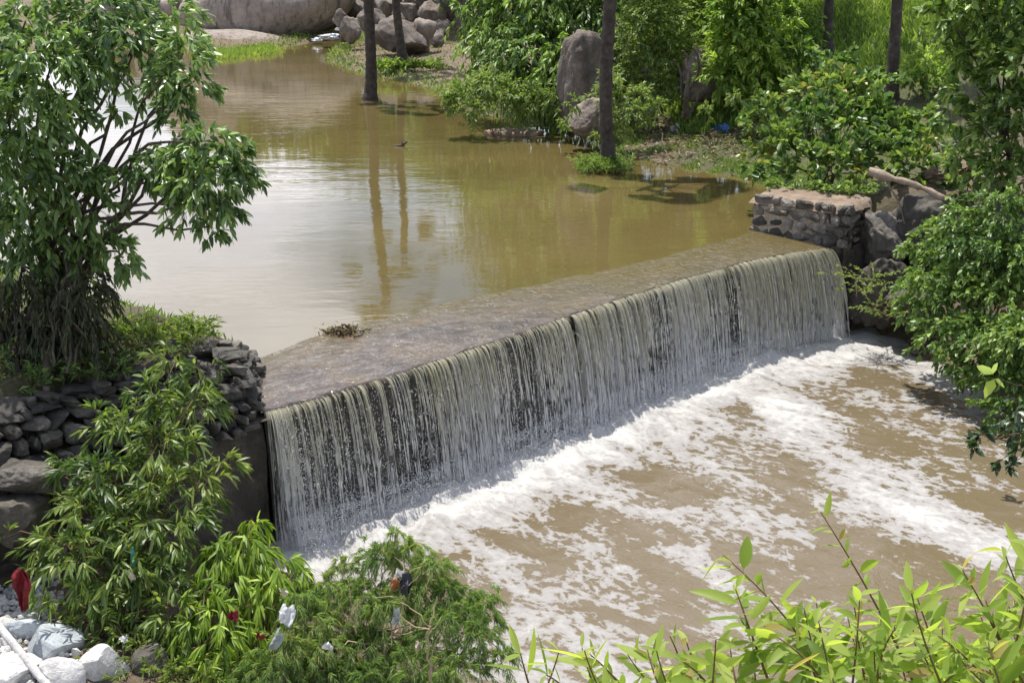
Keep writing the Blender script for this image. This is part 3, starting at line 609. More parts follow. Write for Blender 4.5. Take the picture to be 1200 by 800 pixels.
# stained wall below, facing the lower pool
low = np.array([*(A0 + fu * (FLN - 0.12) + fn * 0.75), -1.62]); 
g1, g2 = np.meshgrid(np.linspace(-0.2, 2.6, 24), np.linspace(-3.0, -0.12, 20)); dj = 0.12 + 0.16 * fbm(np.stack([g1 * 1.3, g2 * 1.3, g1 * 0], -1), 4, 66) - 0.06 * g2
Pg = A0 + fu * (FLN + dj)[..., None] + fn * g1[..., None]; I = (np.arange(19)[:, None] * 24 + np.arange(23)[None]).ravel()
mb.add(np.concatenate([Pg, g2[..., None]], -1).reshape(-1, 3), np.stack([I, I + 1, I + 25, I + 24], -1), 0.4)
mb.build('stained_core', M_MORTAR, ab)
mb = MB(); gu, gv = np.meshgrid(np.linspace(-0.04, 1.04, 26), np.linspace(-0.03, 1.5, 18)); rag = 0.05 * fbm(np.stack([gu * 9, gv * 5, gu * 0], -1), 3, 2)
zt = AZ - 0.02 + 0.09 * fbm(np.stack([gu * 6, gv * 5, gu * 0], -1), 4, 5) + 0.06 * np.clip(gv, 0, 1.5)
edgem = (gu < 0.0) | (gu > 1.0) | (gv < 0.0)
Pg = A0 + fu * (gu * FLN * 0.97 + 0.03 + rag * 1.6)[..., None] + fn * (gv + 0.06 + rag * 1.6)[..., None]; zt = np.where(edgem, AZ - 0.14, zt)
I = (np.arange(17)[:, None] * 26 + np.arange(25)[None]).ravel(); mb.add(np.concatenate([Pg, zt[..., None]], -1).reshape(-1, 3), np.stack([I, I + 1, I + 27, I + 26], -1), 0.5)
mb.build('earth_top', M_DIRTTOP, ab)

# ------------------------------------------------------------------ rocks
def rock(name, label, c, size, seed, mat, level=5, p=2.3, jag=0.2, facets=3, rot=(0, 0, 0), fine=0.03, group=None, cat='rock', smooth=True):
    mb = MB(); V, F = stone_verts(c, size, seed, level, p, jag, facets, rot, fine); mb.add(V, F)
    o = mb.build(name, mat, smooth=smooth, origin=(c[0], c[1], c[2] - size[2] * 0.4)); return tag(o, label, cat, group)
c = ony(305, 3, 99); rock('granite_boulder', 'huge smooth brown granite boulder at the far head of the pool', (c[0] + 0.6, c[1] - 0.5, 2.35), (13.2, 9, 6.6), 5, M_GRANITE, 5, 2.05, 0.10, 0, (0, -0.22, 0.1), 0.01, cat='boulder')
c = ony(262, 50, 92); rock('granite_boulder', 'low sloping granite slab reaching from the huge boulder into the pool', (c[0], c[1] + 1, -0.1), (9.0, 6, 2.0), 8, M_GRANITE, 4, 2.2, 0.12, 0, (0, 0, -0.2), 0.01, cat='boulder')
c = ony(215, 0, 104); rock('granite_boulder', 'dark granite boulder left of and behind the huge smooth one', (c[0], c[1], 4.2), (7.0, 7, 10), 14, M_GRANITE, 4, 2.6, 0.14, 2, (0.1, 0.25, 0.4), 0.01, cat='boulder')
c = ony(178, 14, 98); rock('granite_boulder', 'small rounded brown boulder at the waterline beside the dark boulder', (c[0], c[1], 1.9), (3.2, 3, 2.8), 15, M_GRANITE, 4, 2.2, 0.14, 1, (0.1, 0.1, 0.4), 0.01, cat='boulder')
c = ony(150, 20, 106); rock('granite_boulder', 'leftmost far boulder, half hidden behind the leafy tree', (c[0], c[1], 2.0), (6, 5, 7), 16, M_GRANITE, 4, 2.4, 0.14, 1, (0.1, 0.1, 1.4), 0.01, cat='boulder')
FARR = [(470, 44, 78, 62, 30), (497, 42, 79, 34, 26), (412, 34, 84, 26, 22), (436, 26, 88, 36, 22), (452, 10, 98, 40, 24), (478, 16, 96, 30, 20), (508, 18, 94, 34, 22), (530, 8, 98, 40, 22), (420, 10, 100, 34, 24), (495, 2, 102, 40, 20),
        (400, 22, 90, 20, 16), (462, 30, 86, 30, 18), (518, 34, 86, 26, 16), (545, 26, 90, 28, 16), (448, 40, 84, 22, 14), (405, 44, 86, 18, 12), (512, 46, 82, 20, 12)]
FL = ['broad pale grey boulder on the far bank just right of the slim palm', 'rounded grey rock touching the broad pale boulder on the far bank', 'dark wet rock at the edge of the small far cascade']
for i, (x, y, Y, w, h) in enumerate(FARR):
    c = ony(x, y, Y); s = pxm(Y)
    rock('boulder', FL[i] if i < 3 else 'grey rock in the jumble of rocks above the far cascade', c, (w * s, w * s * 0.9, h * s * 1.35), 40 + i, M_FARROCK, 4, 2.8, 0.3, 8, (0.1 * i, 0.2, 0.7 * i), 0.10, None if i < 3 else 'rocks above the far cascade')
    if i >= 3: pass
c = ony(688, 88, 46); rock('standing_rock', 'tall upright brown rock behind the palm with weeds at its foot', (c[0], c[1] + 0.5, c[2] - 0.25), (1.75, 1.5, 3.4), 171, M_FARROCK, 5, 4.5, 0.13, 1, (0.03, 0.03, 0.5), 0.09)
c = ony(690, 134, 44.5); rock('rounded_rock', 'rounded reddish rock at the foot of the tall upright rock', (c[0], c[1], c[2] - 0.1), (1.5, 1.2, 1.3), 72, M_FARROCK, 5, 2.4, 0.2, 4, (0, 0, 0.3), 0.10)
c = onz(603, 156, 0.1); rock('flat_rock', 'flat pale rock lying at the waterline below the dark bush', (c[0], c[1], 0.08), (2.2, 0.95, 0.34), 73, M_DIRTTOP, 4, 2.4, 0.2, 1, (0, 0, -0.1), 0.03)
c = ony(830, 88, 46); rock('bank_rock', 'brown rock showing between the shrubs on the right bank', (c[0], c[1] + 0.8, c[2]), (2.2, 1.2, 2.0), 75, M_FARROCK, 5, 2.5, 0.2, 6, (0, 0, 0.3), 0.10)
# right bank rocks under the log
for (x, y, Y, w, h, sd_, lab, mt) in [(1042, 283, 30.4, 62, 66, 81, 'pale weathered rock beside the abutment under the fallen log', M_GREYROCK), (1100, 285, 30.2, 86, 90, 82, 'large shaded brown boulder below the fallen log', M_SHADEROCK),
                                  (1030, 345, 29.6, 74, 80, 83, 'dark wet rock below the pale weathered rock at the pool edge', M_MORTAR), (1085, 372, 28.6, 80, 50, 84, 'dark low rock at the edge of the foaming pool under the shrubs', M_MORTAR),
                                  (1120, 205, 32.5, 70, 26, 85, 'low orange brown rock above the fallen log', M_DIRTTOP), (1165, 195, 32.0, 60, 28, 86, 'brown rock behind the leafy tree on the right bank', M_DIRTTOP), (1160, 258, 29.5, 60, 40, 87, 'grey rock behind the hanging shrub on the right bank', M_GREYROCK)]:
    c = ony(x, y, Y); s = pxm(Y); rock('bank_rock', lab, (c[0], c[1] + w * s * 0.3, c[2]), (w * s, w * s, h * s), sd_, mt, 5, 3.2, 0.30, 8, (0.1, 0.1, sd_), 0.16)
# left ledge and white rubble
for (x, y, Y, w, h, sd_, lab, mt) in [(25, 560, 15.6, 110, 44, 91, 'flat grey rock ledge at the foot of the rubble wall', M_SHADEROCK), (20, 610, 15.2, 90, 60, 92, 'dark rock under the flat ledge at the left edge', M_MORTAR),
                                  (70, 590, 15.9, 60, 50, 93, 'shaded grey rock beside the flat ledge behind the shrub', M_SHADEROCK)]:
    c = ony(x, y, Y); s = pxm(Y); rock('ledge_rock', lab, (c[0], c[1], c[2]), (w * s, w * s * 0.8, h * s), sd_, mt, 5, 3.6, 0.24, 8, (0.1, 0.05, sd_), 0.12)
WR = [(63, 768, 58, 46, 0, 'bluish grey flat faced stone among the white rubble', M_BLUEROCK), (116, 782, 54, 72, 1, 'pointed white stone standing at the right of the white rubble', M_WHITEROCK), (30, 742, 44, 26, 2, 'grey stone above the bluish one in the white rubble', M_BLUEROCK),
      (14, 792, 60, 40, 3, 'white stone under the pale pole in the bottom corner', M_WHITEROCK), (4, 745, 30, 40, 4, 'pale stone behind the pole at the left edge', M_WHITEROCK), (70, 800, 50, 30, 5, 'low white stone in front of the bluish one', M_WHITEROCK), (178, 780, 40, 50, 6, 'grey stone in the shade right of the white rubble', M_GREYROCK), (158, 745, 34, 26, 7, 'small speckled stone below the willowy shrub', M_GREYROCK)]
for (x, y, w, h, k, lab, mt) in WR:
    c = ong(x, y); s = pxm(c[1])
    c = c + np.array([0, 0, 0.12 * h * s]); w *= 1.3; h *= 1.35; rock('rubble_stone', lab, c, (w * s, w * s * 0.9, h * s), 110 + k, mt, 4, 2.6, 0.10, 7 if k != 1 else 5, (0.2 * k, 0.15, k * 1.3), 0.03, cat='stone', group='white rubble stones', smooth=False) if k != 1 else None
# the pointed stone: a tapered block
def pointed():
    c = ong(116, 790) + np.array([0, 0, 0.12]); V, F = ICO[4]; V = V.copy(); r2 = np.random.default_rng(3)
    V = V / ((np.abs(V) ** 3).sum(1) ** (1 / 3))[:, None]
    for n in ([0.8, -0.35, 0.45], [-0.75, -0.4, 0.35], [-0.3, -0.9, 0.15], [0.3, 0.8, 0.4], [0.55, -0.75, -0.1], [-0.6, 0.5, 0.5], [-0.3, -0.2, 0.95]):
        n = nrm(np.array(n)); e = V @ n - 0.42; V = V - np.where(e > 0, e, 0)[:, None] * n * 0.95
    V = V * (1 + 0.10 * fbm(V * 2.2, 5, 3, 0.65))[:, None] * np.array([0.46, 0.42, 0.50]) + c - np.array([0, 0, 0.08])
    mb = MB(); mb.add(V, F); tag(mb.build('rubble_stone', M_WHITEROCK, smooth=False, origin=c), WR[1][5], 'stone', 'white rubble stones')
pointed()
# gravel
def gravel():
    mb = MB(); V, F = ICO[1]
    for i in range(3600):
        x, y = rng.uniform(-170, 90), rng.uniform(655, 880)
        if x > 55 + 30 * rng.random() and y < 730: continue
        p = ong(x, y) + np.array([0, 0, 0.01]); r = rng.uniform(0.02, 0.06) if rng.random() < 0.93 else rng.uniform(0.06, 0.12)
        k = V * (1 + 0.25 * rng.normal(size=(len(V), 1))) * np.array([1, 1, 0.7]) * r
        mb.add(k @ rotm(*rng.uniform(0, 6, 3)).T + p, F)
    tag(mb.build('gravel', M_WHITEROCK, smooth=False), 'white gravel spread at the foot of the bank', 'gravel', kind='stuff')
gravel()

# ------------------------------------------------------------------ plants
def leaf_geo(P, D, L, W, rng_, roll=0.5, bend=0.15, fold=0.18, simple=False, broad=0.42):
    P = np.asarray(P, float); D = nrm(D); n = len(P); L = np.broadcast_to(L, (n,)); W = np.broadcast_to(W, (n,))
    up = np.array([0, 0, 1.0]) + rng_.normal(0, roll, (n, 3)); S = nrm(np.cross(D, up)); Nn = np.cross(S, D)
    l, w = L[:, None], W[:, None] / 2; bz = np.array([0, 0, -1.0]) * l * bend
    if simple:
        V = np.stack([P, P + D * l * broad + S * w + Nn * w * fold * 2, P + D * l + bz, P + D * l * broad - S * w + Nn * w * fold * 2], 1)
        F = np.array([[0, 1, 2], [0, 2, 3]]); k = 4
    else:
        a, b = broad * 0.75, broad + 0.32
        V = np.stack([P, P + D * l * a + S * w + Nn * w * fold + bz * a * a, P + D * l * a + bz * a * a, P + D * l * a - S * w + Nn * w * fold + bz * a * a,
                      P + D * l * b + S * w * .72 + Nn * w * fold + bz * b * b, P + D * l * b + bz * b * b, P + D * l * b - S * w * .72 + Nn * w * fold + bz * b * b, P + D * l + bz], 1)
        F = np.array([[0, 1, 2], [0, 2, 3], [1, 4, 5], [1, 5, 2], [2, 5, 6], [2, 6, 3], [4, 7, 5], [5, 7, 6]]); k = 8
    return V.reshape(-1, 3), (F[None] + (np.arange(n) * k)[:, None, None]).reshape(-1, 3), k

def twig_field(C, Rad, n_twigs, rng_, tlen=0.8, up=0.25, droop=0.3, steps=7, spread=0.55, flat=0.75, outw=1.0):
    """twigs growing outward inside one leaf clump: arrays of polylines"""
    q = rng_.normal(size=(n_twigs, 3)); q = nrm(q) * (rng_.random((n_twigs, 1)) ** 0.4) * rng_.choice([0.7, 0.95, 1.2, 1.6], (n_twigs, 1)); q[:, 2] *= flat
    st = C + q * Rad * spread
    d = nrm(q * outw + rng_.normal(0, 0.45, (n_twigs, 3)) + np.array([0, 0, up])); Lt = Rad * tlen * rng_.uniform(0.6, 1.2, (n_twigs, 1))
    t = np.linspace(0, 1, steps)[None, :, None]
    pts = st[:, None] + d[:, None] * Lt[:, None] * t; pts[..., 2] -= (droop * Lt * (t[..., 0] ** 2))
    return pts
def twig_leaves(pts, per, rng_, ang=0.9, tipbias=0.0, start=0.15):
    """leaf bases and directions along polylines"""
    n, k, _ = pts.shape; t = rng_.random((n, per)) * (1 - start) + start
    if tipbias: t = t ** (1 / (1 + tipbias))
    x = t * (k - 1); i = np.clip(x.astype(int), 0, k - 2); f = (x - i)[..., None]; r = np.arange(n)[:, None]
    P = pts[r, i] * (1 - f) + pts[r, i + 1] * f; T = nrm(pts[r, i + 1] - pts[r, i])
    o = rng_.normal(size=P.shape); o = nrm(o - (o * T).sum(-1, keepdims=True) * T)
    D = nrm(T + o * ang * rng_.uniform(0.5, 1.2, (n, per, 1)))
    return P.reshape(-1, 3), D.reshape(-1, 3)

def make_plant(name, label, cat, base, clumps, mat, bark, trunk_r=0.08, leaf=0.2, fork=None, group=None, seed=1, twigs=14, per=12, lw=0.3, simple=False,
               droop=0.3, up=0.25, tlen=0.8, ang=0.9, roll=0.5, bend=0.15, tipbias=0.0, spread=0.55, parts=('crown', 'trunk'), limb=0.4, multi=1, tint=(0.0, 1.0), twig_r=0.004, showtwig=True, dens_ref=None, broad=0.42, hang=0.0, twig_mat=None, limbs=True):
    """clumps: list of (centre, radius).  one crown mesh, one trunk mesh with limbs."""
    r2 = np.random.default_rng(seed); base = np.asarray(base, float)
    root = empty(name, base); tag(root, label, cat, group)
    mbL, mbT = MB(), MB(); mbW = MB()
    C = np.array([c for c, _ in clumps]); cen = C.mean(0)
    fk = np.asarray(fork) if fork is not None else base + (cen - base) * np.array([0.35, 0.35, 0.5])
    global rng
    old = rng; rng = r2
    trunks = []
    for m in range(multi):
        b = base + (r2.normal(0, 0.12, 3) * np.array([1, 1, 0]) if multi > 1 else 0) + np.array([0, 0, -0.15]); e = fk + (r2.normal(0, 0.22, 3) if multi > 1 else 0)
        tp = curve_pts(b, e, 10, jit=0.025 * np.linalg.norm(e - b)); trunks.append(tp)
        tube(mbT, tp, np.linspace(trunk_r * (1.15 if multi == 1 else 0.8), trunk_r * 0.6, 10), 8, 0.5)
    if limbs:
      for k, (c, r) in enumerate(clumps):
        tp = trunks[k % multi]; j = r2.integers(5, 10); st = tp[j]
        lp = curve_pts(st, c, 10, jit=0.022 * np.linalg.norm(c - st), up=0.10)
        tube(mbT, lp, np.linspace(trunk_r * limb, max(0.004, trunk_r * 0.10), 10), 5, 0.5)
    for k, (c, r) in enumerate(clumps):
        nt = max(3, int(twigs * (1 if dens_ref is None else (r / dens_ref) ** 2)))
        pts = twig_field(np.asarray(c), r, nt, r2, tlen, up, droop, spread=spread)
        P, D = twig_leaves(pts, per, r2, ang, tipbias); D = nrm(D + np.array([0, 0, -hang]))
        L = leaf * r2.uniform(0.65, 1.2, len(P))
        V, F, kk = leaf_geo(P, D, L, L * lw * r2.uniform(0.8, 1.15, len(P)), r2, roll, bend, simple=simple, broad=broad)
        tn = np.clip(r2.normal(0.48, 0.26, len(P)) + r2.normal(0, 0.14), 0, 1) * (tint[1] - tint[0]) + tint[0]
        mbL.add(V, F, np.repeat(tn, kk))
        if showtwig:
            for q in pts[:: max(1, len(pts) // 10)]: tube(mbT, q[::2], np.linspace(twig_r, twig_r * 0.4, 4), 3, 0.5, cap=False)
    rng = old
    mbL.build(parts[0], mat, root); mbT.build(parts[1], bark, root)
    return root
def CL(lst, Y, dy=0.0, seed=0):
    """clump list from photo pixels (x, y, radius) standing at distance Y"""
    r2 = np.random.default_rng(seed + 100); out = []
    for q in lst:
        x, y, r = q[:3]; yy = (q[3] if len(q) > 3 else Y) + r2.uniform(-dy, dy); out.append((ony(x, y, yy), r * pxm(yy)))
    return out

L_TREE = leaf_mat('broad_tree_leaf', [(0.039, 0.081, 0.026), (0.108, 0.185, 0.057), (0.237, 0.338, 0.101)], 0.30, 0.38, 0.6)
L_WILLOW = leaf_mat('willowy_leaf', [(0.043, 0.085, 0.020), (0.110, 0.176, 0.040), (0.278, 0.338, 0.078)], 0.38, 0.42, dry=(0.17, 0.20, 0.06))
L_YELLOW = leaf_mat('yellow_green_leaf', [(0.075, 0.131, 0.018), (0.180, 0.285, 0.033), (0.376, 0.481, 0.070)], 0.42, 0.5)
L_FEATHER = leaf_mat('feathery_leaf', [(0.066, 0.121, 0.034), (0.138, 0.224, 0.06), (0.253, 0.345, 0.11)], 0.40, 0.5, dry=(0.34, 0.28, 0.09))
L_NEAR = leaf_mat('near_leaf', [(0.105, 0.170, 0.026), (0.205, 0.295, 0.052), (0.340, 0.410, 0.100)], 0.58, 0.5, 0.35, dry=(0.34, 0.28, 0.09))
L_SHRUB = leaf_mat('small_shrub_leaf', [(0.046, 0.096, 0.024), (0.123, 0.206, 0.049), (0.273, 0.366, 0.091)], 0.32, 0.42)
L_BROAD = leaf_mat('broad_shrub_leaf', [(0.049, 0.102, 0.03), (0.119, 0.199, 0.054), (0.284, 0.367, 0.099)], 0.34, 0.4, dry=(0.34, 0.28, 0.09))
L_DARK = leaf_mat('dark_tree_leaf', [(0.032, 0.067, 0.023), (0.089, 0.162, 0.041), (0.272, 0.39, 0.083)], 0.32, 0.45)
L_BRIGHT = leaf_mat('bright_shrub_leaf', [(0.059, 0.125, 0.028), (0.16, 0.263, 0.055), (0.362, 0.458, 0.108)], 0.42, 0.5)
L_FINE = leaf_mat('fine_shrub_leaf', [(0.078, 0.128, 0.036), (0.178, 0.251, 0.068), (0.36, 0.436, 0.142)], 0.38, 0.5, dry=(0.34, 0.28, 0.09))
L_GRASS = leaf_mat('grass_blade', [(0.056, 0.106, 0.020), (0.135, 0.225, 0.042), (0.298, 0.376, 0.096)], 0.35, 0.55)
L_DRYGRASS = leaf_mat('dry_grass_blade', [(0.10, 0.10, 0.035), (0.20, 0.18, 0.075), (0.32, 0.27, 0.14)], 0.3, 0.6)
L_PALM = leaf_mat('palm_leaf', [(0.025, 0.05, 0.018), (0.05, 0.085, 0.028), (0.085, 0.12, 0.04)], 0.25, 0.45)
L_SHADE = leaf_mat('shaded_glossy_leaf', [(0.014, 0.032, 0.012), (0.028, 0.058, 0.018), (0.05, 0.09, 0.03)], 0.2, 0.4)  # leaf colour darkened to stand for a branch seen in shade
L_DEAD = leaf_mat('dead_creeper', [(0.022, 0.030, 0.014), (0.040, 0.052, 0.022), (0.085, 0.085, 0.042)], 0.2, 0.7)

# ---- the leafy tree at the left
tb = ground((-7.1, 19.6)); 
CA = [(30, 25, 62, 19), (110, 18, 62, 19.5), (60, 75, 60, 18.6), (150, 45, 48, 19.2), (200, 22, 40, 19.6), (215, 62, 36, 18.8), (195, 92, 36, 18.5), (228, 95, 26, 18.4), (205, 122, 26, 18.3), (15, 120, 55, 18.4), (60, 140, 50, 18.2), (20, 190, 55, 18.2), (65, 205, 46, 18.3),
      (105, 200, 30, 18.4), (95, 235, 40, 18.5), (30, 250, 50, 18.6), (138, 130, 15, 18.4), (165, 195, 34, 18.2), (205, 180, 42, 18.0), (245, 165, 40, 17.9), (275, 185, 36, 17.7), (290, 200, 24, 17.6), (240, 210, 46, 17.7), (262, 240, 26, 17.7), (225, 240, 30, 17.8), (248, 265, 18, 17.8), (215, 200, 40, 18),
      (140, 295, 30, 18.6), (115, 285, 34, 18.8), (60, 290, 40, 18.9), (20, 310, 40, 19), (-40, 60, 70, 19), (-40, 160, 70, 19), (-30, 260, 60, 19.2), (115, 75, 36, 19), (80, 320, 26, 19)]
make_plant('leafy_tree', 'leafy tree with glossy drooping foliage leaning over the pool from the rubble wall', 'tree', tb, [(c, r * 0.80) for c, r in CL(CA, 18.5, 0.25)], L_TREE, M_BARK, 0.13, leaf=0.16,
           fork=ony(62, 300, 19.4), seed=11, twigs=66, per=13, lw=0.35, roll=0.9, droop=0.5, up=0.22, tlen=0.95, hang=0.22, dens_ref=0.55, tipbias=0.6, multi=3, limb=0.33)
# roots and dark hanging creeper under it
def creeper():
    root = empty('creeper', tb + np.array([0, -0.8, -0.3])); tag(root, 'dark tangle of hanging roots and dry creeper under the leafy tree', 'creeper')
    mbT, mbL = MB(), MB()
    for i in range(30):
        x = rng.uniform(-20, 118); a = ony(x * 0.8 + 10, rng.uniform(290, 345), rng.uniform(18.3, 19.3)); b = ony(x + rng.normal(0, 12), rng.uniform(380, 490), rng.uniform(17.2, 18.4))
        tube(mbT, curve_pts(a, b, 8, jit=0.09), rng.uniform(0.006, 0.028) if i > 6 else 0.06, 4, cap=False)
    for i in range(52):
        c = ony(rng.uniform(-20, 112), rng.uniform(325, 455), rng.uniform(17.8, 19)); pts = twig_field(c, 0.42, 14, rng, 0.9, 0.0, 0.9)
        P, D = twig_leaves(pts, 16, rng, 0.7); V, F, k = leaf_geo(P, nrm(D + [0, 0, -0.6]), rng.uniform(0.07, 0.17, len(P)), 0.03, rng, simple=True); mbL.add(V, F, np.repeat(rng.random(len(P)), k))
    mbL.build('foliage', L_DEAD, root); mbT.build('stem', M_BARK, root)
creeper()
def upright_tuft(name, label, cat, spots, mat, hgt, blade, n, seed, lean=0.35, lw=0.10, stem_mat=None, per=14, group=None, leafL=None):
    r2 = np.random.default_rng(seed); base = np.mean(np.array(spots), 0); root = empty(name, base); tag(root, label, cat, group); mbL, mbT = MB(), MB()
    for sp in spots:
        for i in range(n):
            b = np.asarray(sp) + r2.normal(0, 0.14, 3) * np.array([1, 1, 0.1]); d = nrm(np.array([r2.normal(0, lean), r2.normal(0, lean), 1.0])); h = hgt * r2.uniform(0.45, 1.1)
            t = np.linspace(0, 1, 6)[:, None]; p = b + d * h * t; p[:, :2] += d[:2] * h * 0.5 * t ** 2; p[:, 2] -= 0.22 * h * t[:, 0] ** 2
            tube(mbT, p, np.linspace(0.006, 0.002, 6), 3, cap=False)
            P, D = twig_leaves(p[None], per, r2, 0.75, 0.2); L = blade * r2.uniform(0.6, 1.2, len(P)); V, F, k = leaf_geo(P, nrm(D + [0, 0, 0.1]), L, L * lw * 1.6, r2, bend=0.3, simple=True); mbL.add(V, F, np.repeat(np.clip(r2.normal(.5, .25, len(P)), 0, 1), k))
    mbL.build('foliage', mat, root); mbT.build('stem', stem_mat or M_TWIG, root); return root
upright_tuft('fern', 'yellow green ferny weeds growing along the top of the rubble wall', 'weed', [ony(x, y, Y) for x, y, Y in ((140, 400, 19.2), (165, 402, 19), (188, 400, 19.2), (205, 402, 19), (222, 398, 19.1), (236, 398, 19.3), (175, 408, 18.6), (215, 410, 18.6), (150, 395, 19.6))], L_WILLOW, 0.52, 0.15, 18, 5, 0.42, 0.11)
upright_tuft('weed', 'low dark weeds on the bare soil beside the white rubble', 'weed', [ong(x, y) for x, y in ((165, 790), (190, 800), (215, 790), (240, 800), (200, 775), (155, 770), (260, 790), (225, 805))], L_WILLOW, 0.42, 0.13, 12, 19, 0.7, 0.10)
upright_tuft('fern', 'dull green ferny weeds on the dark wall below the leafy tree', 'weed', [ony(x, y, Y) for x, y, Y in ((60, 445, 17.6), (95, 440, 17.8), (30, 455, 17.4), (120, 445, 17.8), (75, 415, 18.4), (10, 430, 17.6), (145, 430, 18.2), (165, 425, 18.4), (45, 420, 18.2), (100, 425, 18.2))], L_TREE, 0.5, 0.18, 10, 6, 0.6, 0.10)

# ---- willowy shrub in front of the left wall
b0 = ong(150, 752)
CD = [(205, 425, 26, 16.6), (240, 440, 22, 16.6), (185, 462, 34, 16.3), (215, 480, 36, 16.2), (238, 470, 22, 16.4), (118, 492, 26, 16), (150, 505, 36, 15.9), (185, 520, 36, 15.7), (225, 525, 32, 15.7), (262, 545, 20, 15.8), (276, 550, 12, 15.8), (80, 548, 24, 15.6), (55, 552, 14, 15.6), (110, 560, 40, 15.4), (150, 565, 42, 15.3), (200, 570, 42, 15.3), (235, 560, 26, 15.4),
      (105, 605, 44, 15), (150, 615, 46, 14.9), (195, 620, 44, 14.9), (230, 610, 28, 15), (58, 640, 30, 14.8), (92, 650, 44, 14.6), (140, 665, 44, 14.5), (185, 670, 44, 14.5), (222, 660, 30, 14.6), (45, 668, 22, 14.6), (62, 700, 26, 14.4), (110, 708, 42, 14.2), (158, 715, 40, 14.2), (205, 712, 40, 14.2), (140, 742, 30, 14), (190, 745, 34, 14), (90, 735, 24, 14.1), (10, 628, 14, 14.9)]
make_plant('willowy_shrub', 'tall willowy shrub with narrow drooping leaves in front of the broken wall', 'shrub', b0, [(c, r * 0.9) for c, r in CL(CD, 15, 0.15, 1)], L_WILLOW, M_TWIG, 0.05, fork=ony(160, 655, 15.0), seed=21, twigs=34, per=12, lw=0.19, roll=0.9,
           leaf=0.185, droop=0.4, up=0.6, tlen=1.05, hang=0.18, dens_ref=0.40, parts=('foliage', 'stem'), multi=5, limb=0.4, bend=0.3, tipbias=0.5, ang=0.8)
# yellow green shrub and feathery shrub at the bottom
CY = [(285, 632, 24, 14.8), (262, 650, 26, 14.6), (300, 655, 28, 14.6), (330, 668, 26, 14.5), (275, 685, 32, 14.3), (315, 695, 30, 14.2), (345, 690, 20, 14.3), (255, 712, 30, 14), (300, 720, 26, 14), (240, 690, 24, 14.2), (262, 745, 30, 13.8), (225, 735, 24, 13.9), (300, 612, 14, 14.9), (240, 775, 30, 13.6), (350, 668, 14, 14.4)]
make_plant('drooping_shrub', 'yellow green shrub with drooping narrow leaves between the willowy and feathery shrubs', 'shrub', ong(275, 770), [(c, r * 0.95) for c, r in CL(CY, 14.2, 0.1, 2)], L_YELLOW, M_TWIG, 0.035, seed=31, twigs=36, per=14, lw=0.17, leaf=0.19,
           droop=0.7, up=0.3, tlen=1.0, hang=0.6, dens_ref=0.28, parts=('foliage', 'stem'), multi=4, bend=0.3, tipbias=0.4, ang=0.7)
CF = [(385, 690, 34, 14.4), (365, 720, 38, 14.1), (405, 660, 18, 14.6), (440, 655, 34, 14.4), (475, 645, 30, 14.5), (460, 625, 12, 14.6), (505, 665, 30, 14.5), (490, 690, 36, 14.3), (525, 690, 26, 14.4), (420, 700, 40, 14.2), (455, 715, 40, 14.1), (545, 705, 30, 14.3), (570, 705, 22, 14.3), (580, 725, 16, 14.2), (520, 730, 42, 14), (560, 745, 34, 13.9), (380, 755, 42, 13.8), (335, 755, 36, 13.7),
      (430, 755, 42, 13.8), (480, 765, 42, 13.7), (535, 780, 40, 13.6), (320, 785, 40, 13.5), (375, 790, 42, 13.5), (430, 795, 42, 13.5), (490, 805, 40, 13.4), (280, 795, 34, 13.4), (590, 770, 24, 13.8), (350, 700, 28, 14.2)]
make_plant('feathery_shrub', 'feathery bright green shrub heaped at the edge of the foaming pool', 'shrub', ong(440, 800), [(c, r * 0.92) for c, r in CL(CF, 14, 0.15, 3)], L_FEATHER, M_DRYTWIG, 0.03, seed=41, twigs=85, per=40, lw=0.085, leaf=0.095, simple=True,
           droop=0.9, up=0.75, tlen=1.0, hang=0.25, dens_ref=0.36, parts=('foliage', 'stem'), multi=6, bend=0.2, ang=0.8, twig_r=0.003, limb=0.35)
# dry branched twigs standing out of it
def dry_branches():
    for lab, segs in (('pale dry forked twig standing at the front of the feathery shrub', [((505, 800), (503, 735), 13.2, 0.017), ((503, 735), (480, 712), 13.25, 0.009), ((503, 735), (470, 722), 13.2, 0.008), ((503, 735), (512, 700), 13.3, 0.010), ((512, 705), (500, 690), 13.3, 0.005), ((503, 740), (517, 722), 13.2, 0.006), ((480, 712), (455, 704), 13.3, 0.005), ((506, 790), (514, 745), 13.1, 0.007)]),
                      ('bleached dry stem in the middle of the feathery shrub', [((466, 740), (470, 700), 13.6, 0.013), ((470, 700), (476, 676), 13.7, 0.010), ((476, 676), (462, 652), 13.8, 0.006), ((476, 676), (500, 655), 13.8, 0.006), ((470, 702), (440, 700), 13.6, 0.006), ((472, 690), (490, 668), 13.7, 0.005)]),
                      ('thin tan twigs at the left of the feathery shrub', [((415, 745), (410, 690), 13.6, 0.008), ((410, 700), (400, 668), 13.7, 0.005), ((412, 715), (425, 690), 13.6, 0.004), ((408, 725), (396, 705), 13.6, 0.004)])):
        mb = MB()
        for a, b, Y, r in segs: tube(mb, curve_pts(ony(*a, Y), ony(*b, Y + 0.05), 7, jit=0.02), np.linspace(r, r * 0.6, 7), 6, 0.5)
        tag(mb.build('dry_twig', M_DRYTWIG, origin=ony(*segs[0][0], segs[0][2])), lab, 'twig')
dry_branches()

